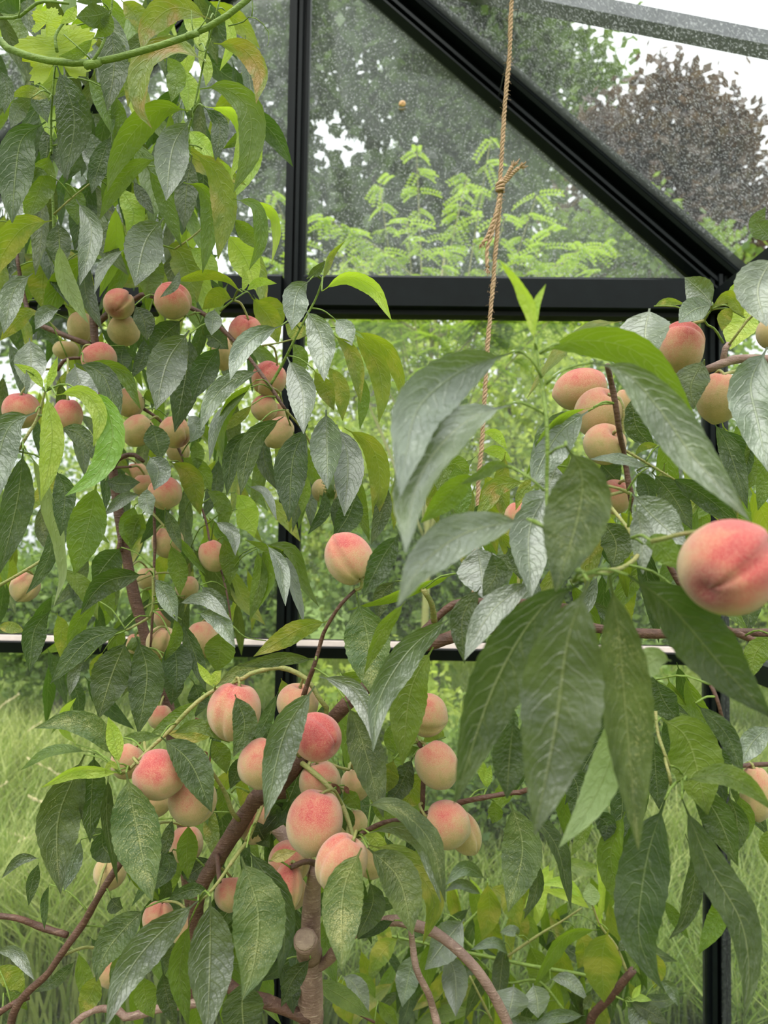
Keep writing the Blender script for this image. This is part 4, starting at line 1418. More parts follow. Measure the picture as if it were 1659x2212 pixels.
RT.spec('''
H Y .56 75 310,590 290,420 230,270 105,110
H Y .57 48 318,520 318,380 375,250
H g .58 200 345,650 560,580 850,620 1060,790 1230,1005 t.05
H p .54 250 640,705 830,760 1020,960 1230,1250 1550,1615
H s .50 370 490,1185 580,1350 560,1600 430,2030 t-.1
H y .80 75 815,465 620,510 430,680 260,918
H P .80 285 975,392 950,540 985,710 t-.55
H P .82 140 1340,370 1230,400 1142,475 t-.3
H P .82 165 1340,375 1280,300 1178,212 t.5
H y .82 85 1525,445 1440,325 1335,385
H y .83 80 1460,385 1410,440 1392,522
H P .74 265 1690,90 1600,280 1650,495
I P .78 110 1690,1390 1600,1290 1645,1195
H P .75 260 1655,615 1560,820 1600,1050 1660,1335
H s .80 190 1290,690 1215,830 1230,972
H Y .97 185 1570,375 1500,500 1440,630
H Y .95 70 1530,255 1470,285 1428,335
H y .88 45 1000,378 1080,353 1178,365
H P .78 220 620,985 470,1090 370,1240 290,1420
H g .76 50 650,962 500,1000 380,1100 250,1380
H y .84 45 1030,1180 940,1190 890,1240
H P .78 62 965,1312 810,1265 630,1262
H d .9 130 870,900 900,1080 1010,1200
H d .92 120 1340,1040 1430,1200 1540,1550
H g .93 140 1540,1130 1595,1300 1540,1440
H d .88 150 990,1340 1110,1480 1220,1670
H d .86 130 1080,1360 1300,1480 1530,1680
H d .95 160 1400,1080 1500,1250 1480,1450
H g .96 150 1480,1040 1520,1180 1500,1330
H g .84 90 590,1180 660,1200 740,1260
H d .88 150 690,1290 740,1340 800,1400
H d .86 120 900,1330 960,1420 980,1560
H y .84 70 360,1360 250,1440 200,1560
H P .80 150 440,1300 400,1400 380,1480 t-.4
H P .76 220 440,1440 330,1560 240,1660
K P .56 285 1510,540 1230,640 980,850 900,1150 870,1370 t-.75
K P .545 240 1510,840 1280,920 1080,1100 950,1350 900,1700 t-.75
L P .53 230 1600,110 1250,190 1000,370 850,620 t-.8
K g .58 150 1330,1245 1230,1290 1110,1400 985,1525 t.3
H g .555 70 180,1310 90,1300 -10,1360 K1220,1300
K g .95 140 1185,1185 1210,1350 1230,1515
K g .98 110 1120,1195 1200,1190 1250,1290
K b .86 110 1590,1290 1430,1310 1370,1400 1300,1510
K Y 1.0 60 1345,1000 1420,1010 1485,1095
K Y 1.0 70 1340,1110 1430,1110 1515,1175
K y 1.0 100 1350,1240 1420,1340 1480,1500
K y 1.02 90 1080,1230 1060,1400 1090,1540
L P .75 260 1310,265 1335,400 1355,572 t-.5
G P .7 235 385,30 280,260 290,645
L d .77 160 1490,300 1440,400 1400,545
L d .72 135 1335,500 1230,680 1240,945
L P .68 160 1640,462 1430,610 1320,760 1240,925
G P .70 225 870,40 1000,180 1190,345 t-.3
G p .66 130 890,110 925,260 935,510
G g .60 150 935,335 1030,345 1150,480
G p .47 470 620,545 500,900 430,1400 310,2015 t-.12
G d .52 330 595,548 340,720 80,1150 -155,1835 t-.1
G s .505 300 740,512 790,800 840,1350 910,2105 t-.1
G d .51 330 850,515 1100,700 1400,1050 1690,1350 t-.12
G u .53 165 1100,1010 1010,1000 930,1060 872,1132
G u .535 190 800,1200 770,1500 640,1830 450,2090 t.05
F d .66 285 1062,365 960,700 910,1100 970,1320 1052,1458
F d .65 200 1163,360 1320,740 1500,1060 1550,1350 1520,1625
F g .62 130 1175,250 1400,220 1560,300 1690,430
F g .76 155 835,430 750,700 835,1045
F d .74 100 1180,560 1240,750 1180,1040 1085,1172
F g .74 70 1058,940 1110,1030 1202,1168
F g .72 110 1330,900 1375,1030 1258,1255
F d .73 180 1200,280 1350,430 1485,745
F d .76 140 1430,330 1480,500 1430,720
G g .72 300 1040,1340 1200,1480 1310,1900
G d .73 110 1240,1255 1420,1440 1515,1700
F u .75 90 1290,300 1340,370 1370,455
F d .63 215 190,-110 165,120 150,355
F s .78 225 170,375 240,650 158,1012
F d .80 100 220,395 430,620 522,1005
F d .82 80 270,640 325,850 248,1055
G P .78 130 1670,1385 1570,1480 1500,1610
F g .74 60 1690,520 1640,620 1665,740
G g .82 130 1680,860 1585,970 1560,1115
F g .78 70 640,430 590,560 518,692
F d .77 120 640,450 725,500 715,605
F g .78 120 1490,330 1515,480 1450,660
G d .78 160 1010,1120 1060,1250 1150,1360
G d .80 150 1300,1480 1370,1600 1400,1750
G d .6 200 1180,640 1200,780 1330,900
G d .75 120 180,1260 150,1380 60,1500
F d .82 160 480,150 560,300 530,480
F g .82 150 880,100 900,300 850,480
F d .8 150 1000,0 1010,200 1030,420
F d .82 130 1290,0 1370,200 1410,400
G g .86 120 1420,430 1560,600 1640,700
H g .9 100 H1640,1250 H1640,1400 H1600,1560
G d .80 180 G700,200 G780,330 G760,480
G d .84 150 G150,350 G220,430 G230,540
G d .7 130 G60,380 G90,500 G10,640
''')
RT.fill(30, (1280, 880, 1640, 1240), (.98, 1.2), ['d', 'g', 'd', 'y'], lpx=(140, 220))
RT.fill(22, (1040, 960, 1300, 1300), (.95, 1.15), ['d', 'g', 'p', 'y'], lpx=(110, 180))
RT.fill(26, (1100, 1400, 1640, 1720), (.84, 1.1), ['d', 'g', 'd'], lpx=(120, 200), dens=lambda x, y: 1.0 if x < 1500 else .3)
RT.fill(10, (860, 930, 1060, 1120), (.98, 1.1), ['g', 'y'], lpx=(110, 170))

# ---- young peach at the lower right, further back
_y = at(1330, 2400, 1.55)
YT = Tree('peach_sapling', (_y.x, _y.y, 0), 'low light green young peach bush beneath the big drooping leaves', 'peach tree')
YT.wood('trunk', catmull([np.array((_y.x, _y.y, 0)), np.array(at(1320, 2300, 1.55)), np.array(at(*src('F', 630, 1660), 1.55)), np.array(at(*src('F', 760, 1490), 1.52)), np.array(at(*src('F', 880, 1345), 1.5))], 40), np.linspace(.014, .0075, 40), BARK, 9)
for nm, tl, pts, rad, d, mt in [
        ('branch', 'F', [(-150, 1240), (0, 1262), (300, 1325), (640, 1388), (780, 1480)], (9, 12), (1.6, 1.53), STEM_GREEN),
        ('branch', 'F', [(130, 1282), (340, 1140), (460, 1070), (580, 990)], (9, 5), (1.59, 1.55), BARK_GREEN),
        ('branch', 'F', [(840, 1350), (780, 1210), (690, 1090), (640, 960), (600, 880)], (10, 5), (1.5, 1.5), BARK_GREEN),
        ('branch', 'F', [(0, 1300), (140, 1420), (330, 1410), (480, 1580)], (6, 8), (1.6, 1.55), STEM_GREEN),
        ('branch', 'E', [('F', 0, 1262), (1220, 1130), (1330, 990), (1370, 830)], (10, 5), (1.6, 1.6), STEM_GREEN),
        ('branch', 'E', [('F', 0, 1262), (1000, 1190), (760, 1140)], (10, 7), (1.6, 1.6), STEM_GREEN),
        ('branch', 'E', [(1270, 1380), (1330, 1500), (1400, 1640)], (6, 7), 1.58, BARK_GREEN),
        ('branch', 'E', [(450, 1490), (560, 1560), (720, 1650)], (8, 8), 1.45, BARK),
        ('branch', 'F', [(780, 1500), (850, 1530), (940, 1520)], (6, 4), 1.5, STEM_GREEN)]:
    YT.branch(nm, tl, pts, rad, d, mt)
YT.spec('''
F Y 1.5 65 600,940 480,840 345,855
F Y 1.5 60 640,1000 520,920 350,880
F u 1.48 95 655,985 640,910 625,838
F g 1.5 75 690,1110 480,1160 300,1450
F y 1.48 215 735,1115 700,1280 712,1535
F p 1.5 60 790,1240 840,1200 900,1280
F p 1.5 80 400,1400 510,1410 620,1525
F p 1.46 200 190,1430 180,1520 150,1645 t-.8
F p 1.46 150 300,1425 325,1520 330,1625 t-.8
F p 1.46 110 845,1560 900,1620 965,1700
F d 1.46 90 860,1530 980,1590 1085,1665
F y 1.5 95 960,1240 1020,1330 1000,1455
F p 1.5 70 1030,1410 1095,1450 1140,1555
F Y 1.46 40 860,1520 915,1508 988,1522
F Y 1.46 36 870,1515 900,1470 925,1430
F p 1.44 80 130,1605 210,1650 330,1640
F p 1.46 70 600,1610 430,1615 300,1665
F p 1.46 50 590,1580 620,1530 635,1480
E p 1.5 80 1362,822 1240,755 1130,855
E p 1.5 60 1342,912 1220,848 1120,895
E y 1.55 140 1372,840 1385,1000 1340,1175
E y 1.56 140 1385,860 1500,950 1560,1095
E p 1.5 190 1240,1050 1140,1170 1010,1345 t-.7
E p 1.5 150 1130,1235 1185,1380 1190,1615 t-.6
E p 1.5 140 950,1245 920,1370 880,1560
E y 1.54 120 860,1160 770,1240 690,1365
E y 1.55 150 510,1385 540,1500 585,1665
E p 1.48 110 530,1378 610,1440 685,1610
E g 1.5 80 560,1370 680,1430 725,1510
E g 1.48 80 740,1520 790,1590 855,1680
E y 1.6 120 1440,1060 1400,1140 1420,1260
E p 1.55 60 F215,1150 F200,1120 F110,1130
E p 1.52 60 F160,1260 F80,1190 F-60,1230
E g 1.6 130 F280,1200 F330,1330 F300,1480
E y 1.6 130 F450,1180 F470,1320 F520,1480
E y 1.6 120 F560,1120 F600,1230 F560,1340
E y 1.6 120 F160,1000 F220,1080 F260,1180
''')
YT.fill(120, (760, 1960, 1390, 2200), (1.58, 1.85), ['d', 'g', 'd', 'g', 'y', 'd'], lpx=(150, 210), lean=.6)
YT.fill(26, (930, 1850, 1330, 2000), (1.6, 1.85), ['g', 'y', 'Y'], lpx=(130, 200), lean=.5, dens=lambda x, y: 1.0 if y > 1900 else .5)

# ---- grape vine across the top left corner
_v = at(-260, 300, 1.0)
VN = Tree('grape_vine', (_v.x, _v.y, 0), 'green grape vine shoot with lobed leaf and tendrils over the left peach', 'vine')
VN.wood('cane', catmull([np.array((_v.x, _v.y, 0)), np.array((_v.x + .01, _v.y, .8)), np.array(at(-200, 400, 1.0)), np.array(at(*src('A', -150, 100), .99)), np.array(at(*src('A', 0, 255), .98)), np.array(at(*src('A', 250, 345), .97)), np.array(at(*src('A', 520, 362), .97)), np.array(at(*src('A', 800, 300), .96)), np.array(at(*src('A', 1110, 200), .96)), np.array(at(*src('A', 1290, 105), .95)), np.array(at(*src('A', 1450, -20), .95)), np.array(at(600, -80, .95))], 90), np.linspace(.011, .0035, 90) * np.where(np.linspace(0, 1, 90) < .5, .9, 1.0), STEM_GREEN, 10, .02)
for pts, rad, d in [([('A', 500, 375), ('A', 540, 370), ('A', 575, 355)], (26, 24), .968),
                    ([('A', 1090, 205), ('A', 1115, 200), ('A', 1140, 190)], (20, 18), .958),
                    ([('A', 540, 350), ('A', 600, 240), ('A', 640, 80), ('A', 650, -20)], (10, 6), .96),
                    ([('A', -20, 105), ('A', 100, 100), ('A', 160, 60), ('A', 240, 10), ('A', 400, 20)], (9, 8), .97),
                    ([('A', 105, 105), ('A', 115, 50), ('A', 112, -30)], (4, 3), .97),
                    ([('A', 330, 300), ('A', 320, 210), ('A', 370, 130), ('A', 440, 80)], (10, 6), .97),
                    ([('A', 520, 340), ('A', 460, 280), ('A', 370, 200)], (5, 4), .965)]:
    VN.branch('side_shoot', 'A', [(p[0], p[1], p[2]) for p in pts], rad, d, STEM_GREEN, sides=8)
for pts in ([(1320, 150), (1400, 130), (1455, 95), (1540, 160), (1555, 230), (1545, 262)], [(1455, 95), (1460, 40), (1455, -20)], [(1110, 210), (1140, 280), (1190, 295), (1220, 220)], [(1120, 195), (1110, 140), (1105, 60)], [(1140, 180), (1190, 110), (1215, 30)]):
    VN.branch('tendril', 'A', [('A', x, y) for x, y in pts], (4, 2), .955, STEM_GREEN, sides=6)


def grape_leaf(cx, cy, rpx, d, rot, mat_kind, tilt, name='leaf'):
    """five-lobed, toothed leaf"""
    n = 60
    c = np.array(at(cx, cy, d))
    R = rpx * d / FPX
    X = np.array(RCAM @ Vector((1, 0, 0)))
    Yv = np.array(RCAM @ Vector((0, 1, 0)))
    Zv = np.array(RCAM @ Vector((0, 0, 1)))
    verts, uv = [c - Yv * 0], [(.5, .5)]
    rings = 4
    for k in range(1, rings + 1):
        for i in range(n):
            a = 2 * math.pi * i / n
            lob = .62 + .30 * abs(math.cos(2.5 * (a - math.pi / 2))) ** 1.2 + (.06 if i % 2 else -.03)
            if abs(((a - 3 * math.pi / 2 + math.pi) % (2 * math.pi)) - math.pi) < .25:
                lob *= .35
            r = R * lob * k / rings
            aa = a + rot
            z = .22 * R * math.sin(3 * a) * (k / rings) ** 2 * .4 - tilt * r * math.sin(aa)
            verts.append(c + X * math.cos(aa) * r + Yv * math.sin(aa) * r + Zv * z)
            uv.append((.5 + .5 * math.cos(a) * k / rings, .5 + .5 * math.sin(a) * k / rings))
    f = []
    for i in range(n):
        j = (i + 1) % n
        f.append((0, 1 + i, 1 + j, 0))
    quads = [(0, 1 + i, 1 + (i + 1) % n) for i in range(n)]
    for k in range(rings - 1):
        for i in range(n):
            j = (i + 1) % n
            a, b = 1 + k * n + i, 1 + k * n + j
            quads.append((a, a + n, b + n)); quads.append((a, b + n, b))
    me = fast_mesh(name, np.array(verts), np.array(quads), LEAF[mat_kind], uv, np.full(len(verts), random.random()))
    return link(name, me, VN.root)


grape_leaf(*src('A', 330, 300), 95, .985, .2, 'V', .3)
grape_leaf(*src('A', 275, 125), 42, .98, -.3, 'V', .2)
grape_leaf(*src('A', 400, 250), 60, 1.0, 1.2, 'V', .5)
VN.spec('''
A p .95 120 640,60 560,90 440,100 t-.3
A g .95 80 640,70 610,160 550,215
A g .96 60 540,220 450,310 340,325
A p .95 60 600,20 540,-10 440,10
A Y .96 60 440,30 410,90 350,140
''')

# ------------------------------------------------------------------ peaches
def peach_mesh(name, groove=.12, cav=.30, tip=.03, seed=0):
    nu, nv = 40, 26
    v = []
    for i in range(nv + 1):
        th = math.pi * i / nv
        for j in range(nu):
            ph = 2 * math.pi * j / nu
            dph = min(ph, 2 * math.pi - ph)
            r = 1.0
            r -= cav * math.exp(-(th / .30) ** 2)
            r += tip * math.exp(-((math.pi - th) / .20) ** 2)
            g = math.exp(-(dph / .10) ** 2) - .22 * math.exp(-((dph - .36) / .2) ** 2)
            r -= groove * g * (math.sin(th) ** .6)
            dbl = math.exp(-((math.pi - dph) / .3) ** 2) * .015
            r -= dbl * math.sin(th)
            r += .012 * math.sin(3 * ph + seed) * math.sin(th) ** 2
            z = math.cos(th) * r * 1.05
            v.append((math.sin(th) * math.cos(ph) * r, math.sin(th) * math.sin(ph) * r, z))
    f = []
    for i in range(nv):
        for j in range(nu):
            a, b = i * nu + j, i * nu + (j + 1) % nu
            f.append((a, a + nu, b + nu, b))
    return fast_mesh(name, np.array(v), np.array(f), PEACH)


PM = [peach_mesh('peach'), peach_mesh('peach', .10, .28, .06, 1.7), peach_mesh('peach', .15, .33, -.12, 3.1)]
_sm = Mesh()
_sv, _sf = tube_arrays(catmull([np.array((0, 0, .6)), np.array((.01, .01, .74)), np.array((.0, .02, .9))], 6), [.075, .06, .055, .06, .07, .10], 7)
_sm.add(_sv, [q if q[0] != q[3] else q[:3] for q in _sf])
_so = _sm.build('stem', BARK_GREEN, None, True)
STEM_ME = _so.data
bpy.data.objects.remove(_so)
RT3 = RCAM.copy()


def peach_axis(ang, out):
    a, e = math.radians(ang), math.radians(out)
    return Vector((math.cos(a) * math.cos(e), math.sin(a) * math.cos(e), math.sin(e)))


def sight(px, py):
    return -Vector(((px - IW / 2) / FPX, -(py - IH / 2) / FPX, -1.0)).normalized()


FRUIT = []      # (centre, radius, stem direction)


def peach(tile, cx, cy, rx, ry, d, ang, out, sut, blush, label, bdir=(-.1, .92, .38), tip=0.0):
    """ang: where the stem points in the picture (degrees, 90 = up); out: stem tilt to the viewer; sut: turn about the stem (0 = seam faces viewer)"""
    px, py = src(tile, cx, cy)
    sc = 1.0 if tile == 'Z' else SC
    R = (rx + ry) / 2 / sc * d / FPX
    a, e = math.radians(ang), math.radians(out)
    z = Vector((math.cos(a) * math.cos(e), math.sin(a) * math.cos(e), math.sin(e)))
    fwd = Vector((0, 0, 1))
    x = fwd - z * fwd.dot(z)
    if x.length < .05:
        x = Vector((0, -1, 0)) - z * Vector((0, -1, 0)).dot(z)
    x.normalize()
    y = z.cross(x)
    M = Matrix((x, y, z)).transposed() @ Matrix.Rotation(math.radians(sut), 3, 'Z')
    # turn the whole frame so that 'to the viewer' means along this peach's own line of sight
    zc = -Vector(((px - IW / 2) / FPX, -(py - IH / 2) / FPX, -1.0)).normalized()
    W = RT3 @ Vector((0, 0, 1)).rotation_difference(zc).to_matrix() @ M
    o = bpy.data.objects.new('peach', PM[2] if tip > 0 else random.choice(PM))
    COL.objects.link(o)
    ratio = ry / rx
    sx = R * (2 / (1 + ratio)) ** .5
    c = abs(math.sin(a))
    sz = ratio if c > .7 else (1 / ratio if c < .4 else 1.0)
    o.matrix_world = Matrix.Translation(at(px, py, d)) @ W.to_4x4() @ Matrix.Diagonal((R / sz ** .4, R / sz ** .4, R * sz ** .6, 1))
    FRUIT.append((np.array(at(px, py, d)), R, np.array(W.col[2])))
    bw = RT3 @ Vector(bdir).normalized()
    bl = W.transposed() @ bw
    o['blush_dir'] = [bl.x, bl.y, bl.z]
    o['blush'] = float(blush)
    o['tip_red'] = float(tip)
    tag(o, label, 'peach')
    s = bpy.data.objects.new('stem', STEM_ME)
    COL.objects.link(s)
    s.parent = o
    return o


PEACHES = [
        # left tree
        ('B', 688, 258, 88, 84, 1.20, 60, -50, 20, .62, 'small dusky red peach with dark blossom end above a greener peach on the left tree', (-.1, .8, .6), .8),
        ('B', 998, 240, 105, 102, 1.14, -60, -20, -60, .80, 'round red peach with seam at its left, on the highest fruiting twig'),
        ('B', 714, 412, 90, 86, 1.23, 150, -10, 130, .18, 'greenish yellow peach touching below the small dusky red peach'),
        ('B', 466, 395, 72, 88, 1.30, 90, -10, 60, .22, 'greenish peach half hidden behind the stem top and pale hanging leaf'),
        ('B', 573, 576, 100, 92, 1.17, 120, -10, -60, .78, 'red peach with right hand seam in front of the slender stem'),
        ('B', 1418, 430, 98, 104, 1.18, 80, 20, 10, .80, 'pink red peach with top notch above a folded grey leaf'),
        ('B', 1290, 540, 62, 92, 1.28, 90, -10, 130, .35, 'brownish peach mostly hidden behind leaves beside the pink notched peach'),
        ('B', 1556, 690, 100, 100, 1.19, 60, 10, -30, .80, 'two lobed red peach beside the rising leafy shoot'),
        ('B', 1528, 860, 72, 78, 1.20, 40, -10, 60, .48, 'orange peach wedged under the two lobed red peach'),
        ('K', 140, 905, 74, 72, 1.22, 40, -10, 80, .5, 'small orange peach squeezed between two peaches by the leafy shoot'),
        ('K', 165, 1000, 78, 96, 1.17, 50, -20, 100, .35, 'yellow orange peach lowest of the bunch beside the leafy shoot'),
        ('B', 125, 872, 106, 100, 1.08, 90, 10, 150, .74, 'broad dull red peach behind the bright upright young shoot'),
        ('B', 392, 900, 80, 92, 1.08, 90, 5, 100, .80, 'dark red peach peeping between two bright curled young leaves'),
        ('B', 745, 825, 84, 86, 1.24, 120, 0, 150, .36, 'pale peach behind a twig below the drooping long leaf'),
        ('B', 795, 990, 86, 96, 1.20, 45, -5, 140, .34, 'olive shaded oval peach hanging left of an oval grey leaf'),
        ('B', 1010, 1000, 92, 90, 1.19, 130, -25, 50, .44, 'olive orange peach with a dark red tip beneath a long green leaf', (-.1, .92, .38), .9),
        ('B', 1030, 1108, 70, 62, 1.24, 100, 0, 50, .25, 'pale peach tucked right under the peach with dark red tip'),
        ('B', 955, 1350, 96, 94, 1.15, 120, 0, -55, .68, 'shiny pink peach with right hand seam below a small oval leaf'),
        ('B', 835, 1310, 36, 45, 1.22, 90, 0, 50, .40, 'sliver of pale peach left of the shiny pink seamed peach'),
        ('B', 790, 1240, 56, 62, 1.30, 90, 0, 90, .45, 'faint orange peach deep behind leaves by the curved side branch'),
        ('B', 380, 525, 74, 56, 1.33, 90, 0, 90, .15, 'shaded green peach deep behind the crossing brown branch'),
        ('C', 970, 190, 92, 88, 1.20, 90, 0, 150, .36, 'olive peach behind a narrow hanging leaf below the pink seamed peach'),
        ('C', 1228, 268, 76, 90, 1.17, 110, 0, 150, .56, 'plain orange peach hanging clear beside a dark twig'),
        ('C', 1080, 450, 44, 62, 1.24, 90, 0, 120, .40, 'narrow glimpse of pale orange peach between grey leaves'),
        ('C', 146, 450, 82, 84, 1.14, 60, 0, 20, .34, 'lone pale green peach on a thin twig below the bright young shoot'),
        ('C', 935, 768, 88, 92, 1.18, 70, 20, 20, .20, 'yellow green peach with deep stem hollow behind narrow leaf tips'),
        ('C', 1172, 752, 92, 104, 1.18, 100, -10, 150, .34, 'yellowish peach below grey drooping leaves and above the sill rail'),
        ('C', 925, 1200, 56, 60, 1.2, 90, 0, 150, .50, 'half hidden orange peach below the dark twin leaves'),
        ('C', 955, 625, 44, 46, 1.26, 90, 0, 90, .46, 'small orange peach scrap behind leaves above the yellow green peach'),
        ('C', 790, 780, 40, 36, 1.3, 90, 0, 90, .4, 'tiny glimpse of peach beside the slender stem at the sill rail'),
        ('C', 850, 400, 76, 50, 1.3, 90, 0, 90, .25, 'shaded green peach behind the hanging twig and slender stem'),
        ('K', 432, 1335, 78, 72, 1.22, 90, 0, 120, .12, 'shadowed green peach behind the hanging grey leaf group'),
        # centre tree
        ('C', 1354, 1165, 153, 160, .87, 80, 10, -25, .60, 'large pale pink peach with a dark leaf lying over it'),
        ('C', 1512, 1468, 136, 140, .86, 60, 0, 130, .50, 'pale yellow pink peach behind the long grey leaf'),
        ('D', 915, 216, 134, 148, .83, 150, 5, 150, .74, 'big rosy peach hanging above the yellow stippled leaf'),
        ('D', 905, 360, 100, 44, .89, 90, 0, 90, .35, 'peach edge showing just beneath the big rosy peach'),
        ('D', 1110, 365, 138, 134, .86, 100, -15, 70, .46, 'orange peach with a dark leaf draped over its shoulder'),
        ('D', 740, 140, 96, 96, .93, 60, 0, 120, .45, 'orange peach behind the bright young leaves of the arching shoot'),
        ('D', 1075, 620, 96, 100, .98, 90, 0, 120, .50, 'shaded pink peach behind a hanging pale green leaf'),
        ('D', 1485, 500, 100, 108, .96, 70, 0, 0, .44, 'pale pink peach hanging behind the thick brown bough'),
        ('E', 375, 490, 160, 178, .80, 75, 10, 150, .66, 'largest peach, pale with red orange crown, above the trunk'),
        ('E', 528, 725, 146, 158, .78, 60, 15, -45, .52, 'orange seamed peach behind the big mottled leaf by the trunk'),
        ('L', 388, 1370, 126, 150, .82, 150, -30, 40, .88, 'deep red peach with blossom end cleft beside the long grey leaf', (0, .6, .8), .5),
        ('E', 405, 262, 122, 118, .90, 100, 10, 150, .46, 'olive pink peach behind the curved green brown twig'),
        ('E', 612, 272, 88, 90, .92, 100, 5, 150, .22, 'yellow peach topped by a twig behind the olive pink peach'),
        ('L', 275, 1175, 122, 112, .90, 80, 20, 150, .40, 'dull orange peach at the foot of the rising twig'),
        ('E', 225, 720, 122, 112, .91, 60, 20, 60, .58, 'pink peach behind a short brown spur and dry curled leaf'),
        ('E', 222, 860, 80, 118, .88, 90, 0, 30, .64, 'rosy peach partly covered by leaves left of the trunk top'),
        ('L', 1025, 1245, 112, 126, .88, 165, -5, -40, .50, 'tilted oval peach with seam under broad green leaves'),
        ('L', 1080, 1530, 122, 134, .86, 120, 0, 140, .46, 'pale orange peach cut by a big dark leaf edge'),
        ('E', 1135, 506, 132, 136, .85, 160, 5, 160, .52, 'plump rosy orange peach in front of a paler peach on a dark side twig'),
        ('E', 1232, 550, 92, 122, .88, 120, 0, 40, .28, 'pale peach behind the plump rosy orange peach'),
        ('L', 573, 340, 136, 152, .84, -58, 12, 15, .62, 'lone pink peach standing on the tip of a rising twig'),
        ('E', 595, 510, 74, 70, .92, 90, 0, 90, .10, 'green peach wedged behind the largest peach and its twig'),
        ('E', 705, 720, 68, 84, .92, 90, 0, 90, .08, 'yellow green peach behind the fan of leaves at the trunk'),
        ('D', 636, 780, 94, 92, 1.02, 90, 0, 90, .08, 'green shaded peach behind the slanting bare branch above the meadow'),
        ('D', 635, 1345, 64, 76, .95, 90, 0, 90, .35, 'brownish pink peach behind the lower stippled leaf'),
        ('D', 1330, 905, 60, 82, .90, 90, 0, 120, .46, 'orange peach behind leaves under the thick brown bough'),
        ('D', 915, 1045, 84, 62, .92, 80, 10, 10, .52, 'pink notched peach top above the long smooth leaf'),
        ('D', 1075, 1110, 66, 110, .92, 70, 0, 90, .3, 'yellow pink peach strip between two smooth hanging leaves'),
        ('D', 1690, 900, 50, 80, .93, 90, 0, 90, .40, 'small peach in shade between leaf and trunk'),
        # right tree
        ('H', 580, 862, 148, 118, .84, 10, -5, -110, .64, 'pink topped peach highest in the bunch on the bent twig'),
        ('H', 682, 995, 142, 142, .82, 60, 20, 150, .46, 'fuzzy peach second in the bunch against the bent twig'),
        ('H', 715, 1175, 124, 112, .80, 50, 35, 150, .40, 'peach with clear stem hollow lowest in the bunch on the bent twig'),
        ('H', 772, 1480, 92, 92, .82, 70, 20, 150, .54, 'dark orange peach under a green twig between silvery leaves'),
        ('H', 845, 965, 78, 108, .93, 90, 0, 130, .24, 'shaded peach behind the bent twig bunch'),
        ('H', 1158, 615, 126, 150, .86, 175, -5, 62, .72, 'crimson peach beside a broad silvery leaf near the dark corner post'),
        ('H', 1378, 905, 124, 142, .84, 80, 5, 170, .40, 'orange brown peach hanging below the knobbly grey branch'),
        ('H', 1690, 530, 62, 90, .86, 90, 0, 90, .20, 'sliver of green peach behind a silvery leaf above the knobbly branch'),
        ('G', 1432, 468, 276, 276, .485, 50, -51, 20, .80, 'very large soft focus pink peach with dark blossom dimple beside big drooping leaves', (.25, .6, .75), 1.0),
        ('F', 1592, 322, 88, 138, .82, 90, 10, 140, .34, 'brown orange peach under a thin bare twig near the corner post'),
        ('L', 1560, 100, 30, 30, .88, 90, 0, 90, .6, 'small red peach spot behind the silvery leaves')] 


def settle(specs):
    """slide each peach along its own line of sight until it only touches the boughs and its neighbours"""
    PT = np.concatenate([p for T_ in (LT, CT, RT, YT) for p, _ in T_.paths])
    PR = np.concatenate([q for T_ in (LT, CT, RT, YT) for _, q in T_.paths])
    fw = np.array(RCAM @ Vector((0, 0, -1)))
    DW = (PT - np.array(CAM)) @ fw
    S = []
    for a_ in specs:
        px, py = src(a_[0], a_[1], a_[2])
        k = (a_[3] + a_[4]) / 2 / (1.0 if a_[0] == 'Z' else SC) / FPX
        stem = np.array(RCAM @ (Vector((0, 0, 1)).rotation_difference(sight(px, py)).to_matrix() @ peach_axis(a_[6], a_[7])))
        S.append([px, py, a_[5], k, stem, a_[5]])
    for it in range(120):
        worst = 0
        for i, q in enumerate(S):
            c = np.array(at(q[0], q[1], q[2])); R = q[3] * q[2]
            v = PT - c
            dist = np.linalg.norm(v, axis=1)
            reach_ = np.where((v @ q[4]) / (dist + 1e-9) > .85, R * .72, R * .94)
            pen = reach_ + PR - dist
            j = int(pen.argmax())
            if pen[j] > 0.0005:
                worst = max(worst, pen[j])
                q[2] += (1 if DW[j] < q[2] else -1) * pen[j] * .5
            for o_ in S[:i]:
                c2 = np.array(at(o_[0], o_[1], o_[2])); R2 = o_[3] * o_[2]
                dd_ = np.linalg.norm(np.array(at(q[0], q[1], q[2])) - c2)
                pn = (R + R2) * .96 - dd_
                if pn > 0.0005:
                    worst = max(worst, pn)
                    far, near = (q, o_) if q[2] >= o_[2] else (o_, q)
                    far[2] += pn * .5; near[2] -= pn * .2
            q[2] = min(max(q[2], q[5] - .06), q[5] + .09)
        if worst < .0006:
            break
    return [a_[:5] + (q[2],) + a_[6:] for a_, q in zip(specs, S)]


def grown(a_):
    """fruit of which only a scrap shows is still a full-grown peach, deeper in the crown"""
    sc = 1.0 if a_[0] == 'Z' else SC
    R = (a_[3] + a_[4]) / 2 / sc * a_[5] / FPX
    if R >= .019:
        return a_
    d = a_[5] + .05
    px = .0195 * FPX / d * sc
    return a_[:3] + (px, px, d) + a_[6:]


for a_ in settle([grown(a_) for a_ in PEACHES]):
    peach(*a_)


def clear_of_fruit(path):
    path = np.array(path)
    for c, R, st in FRUIT:
        v = path - c
        dist = np.linalg.norm(v, axis=1)
        m = dist < R * 1.03
        m[-1] = m[-1] and False
        if m.any():
            path[m] = c + v[m] / (dist[m][:, None] + 1e-9) * R * 1.04
    return path


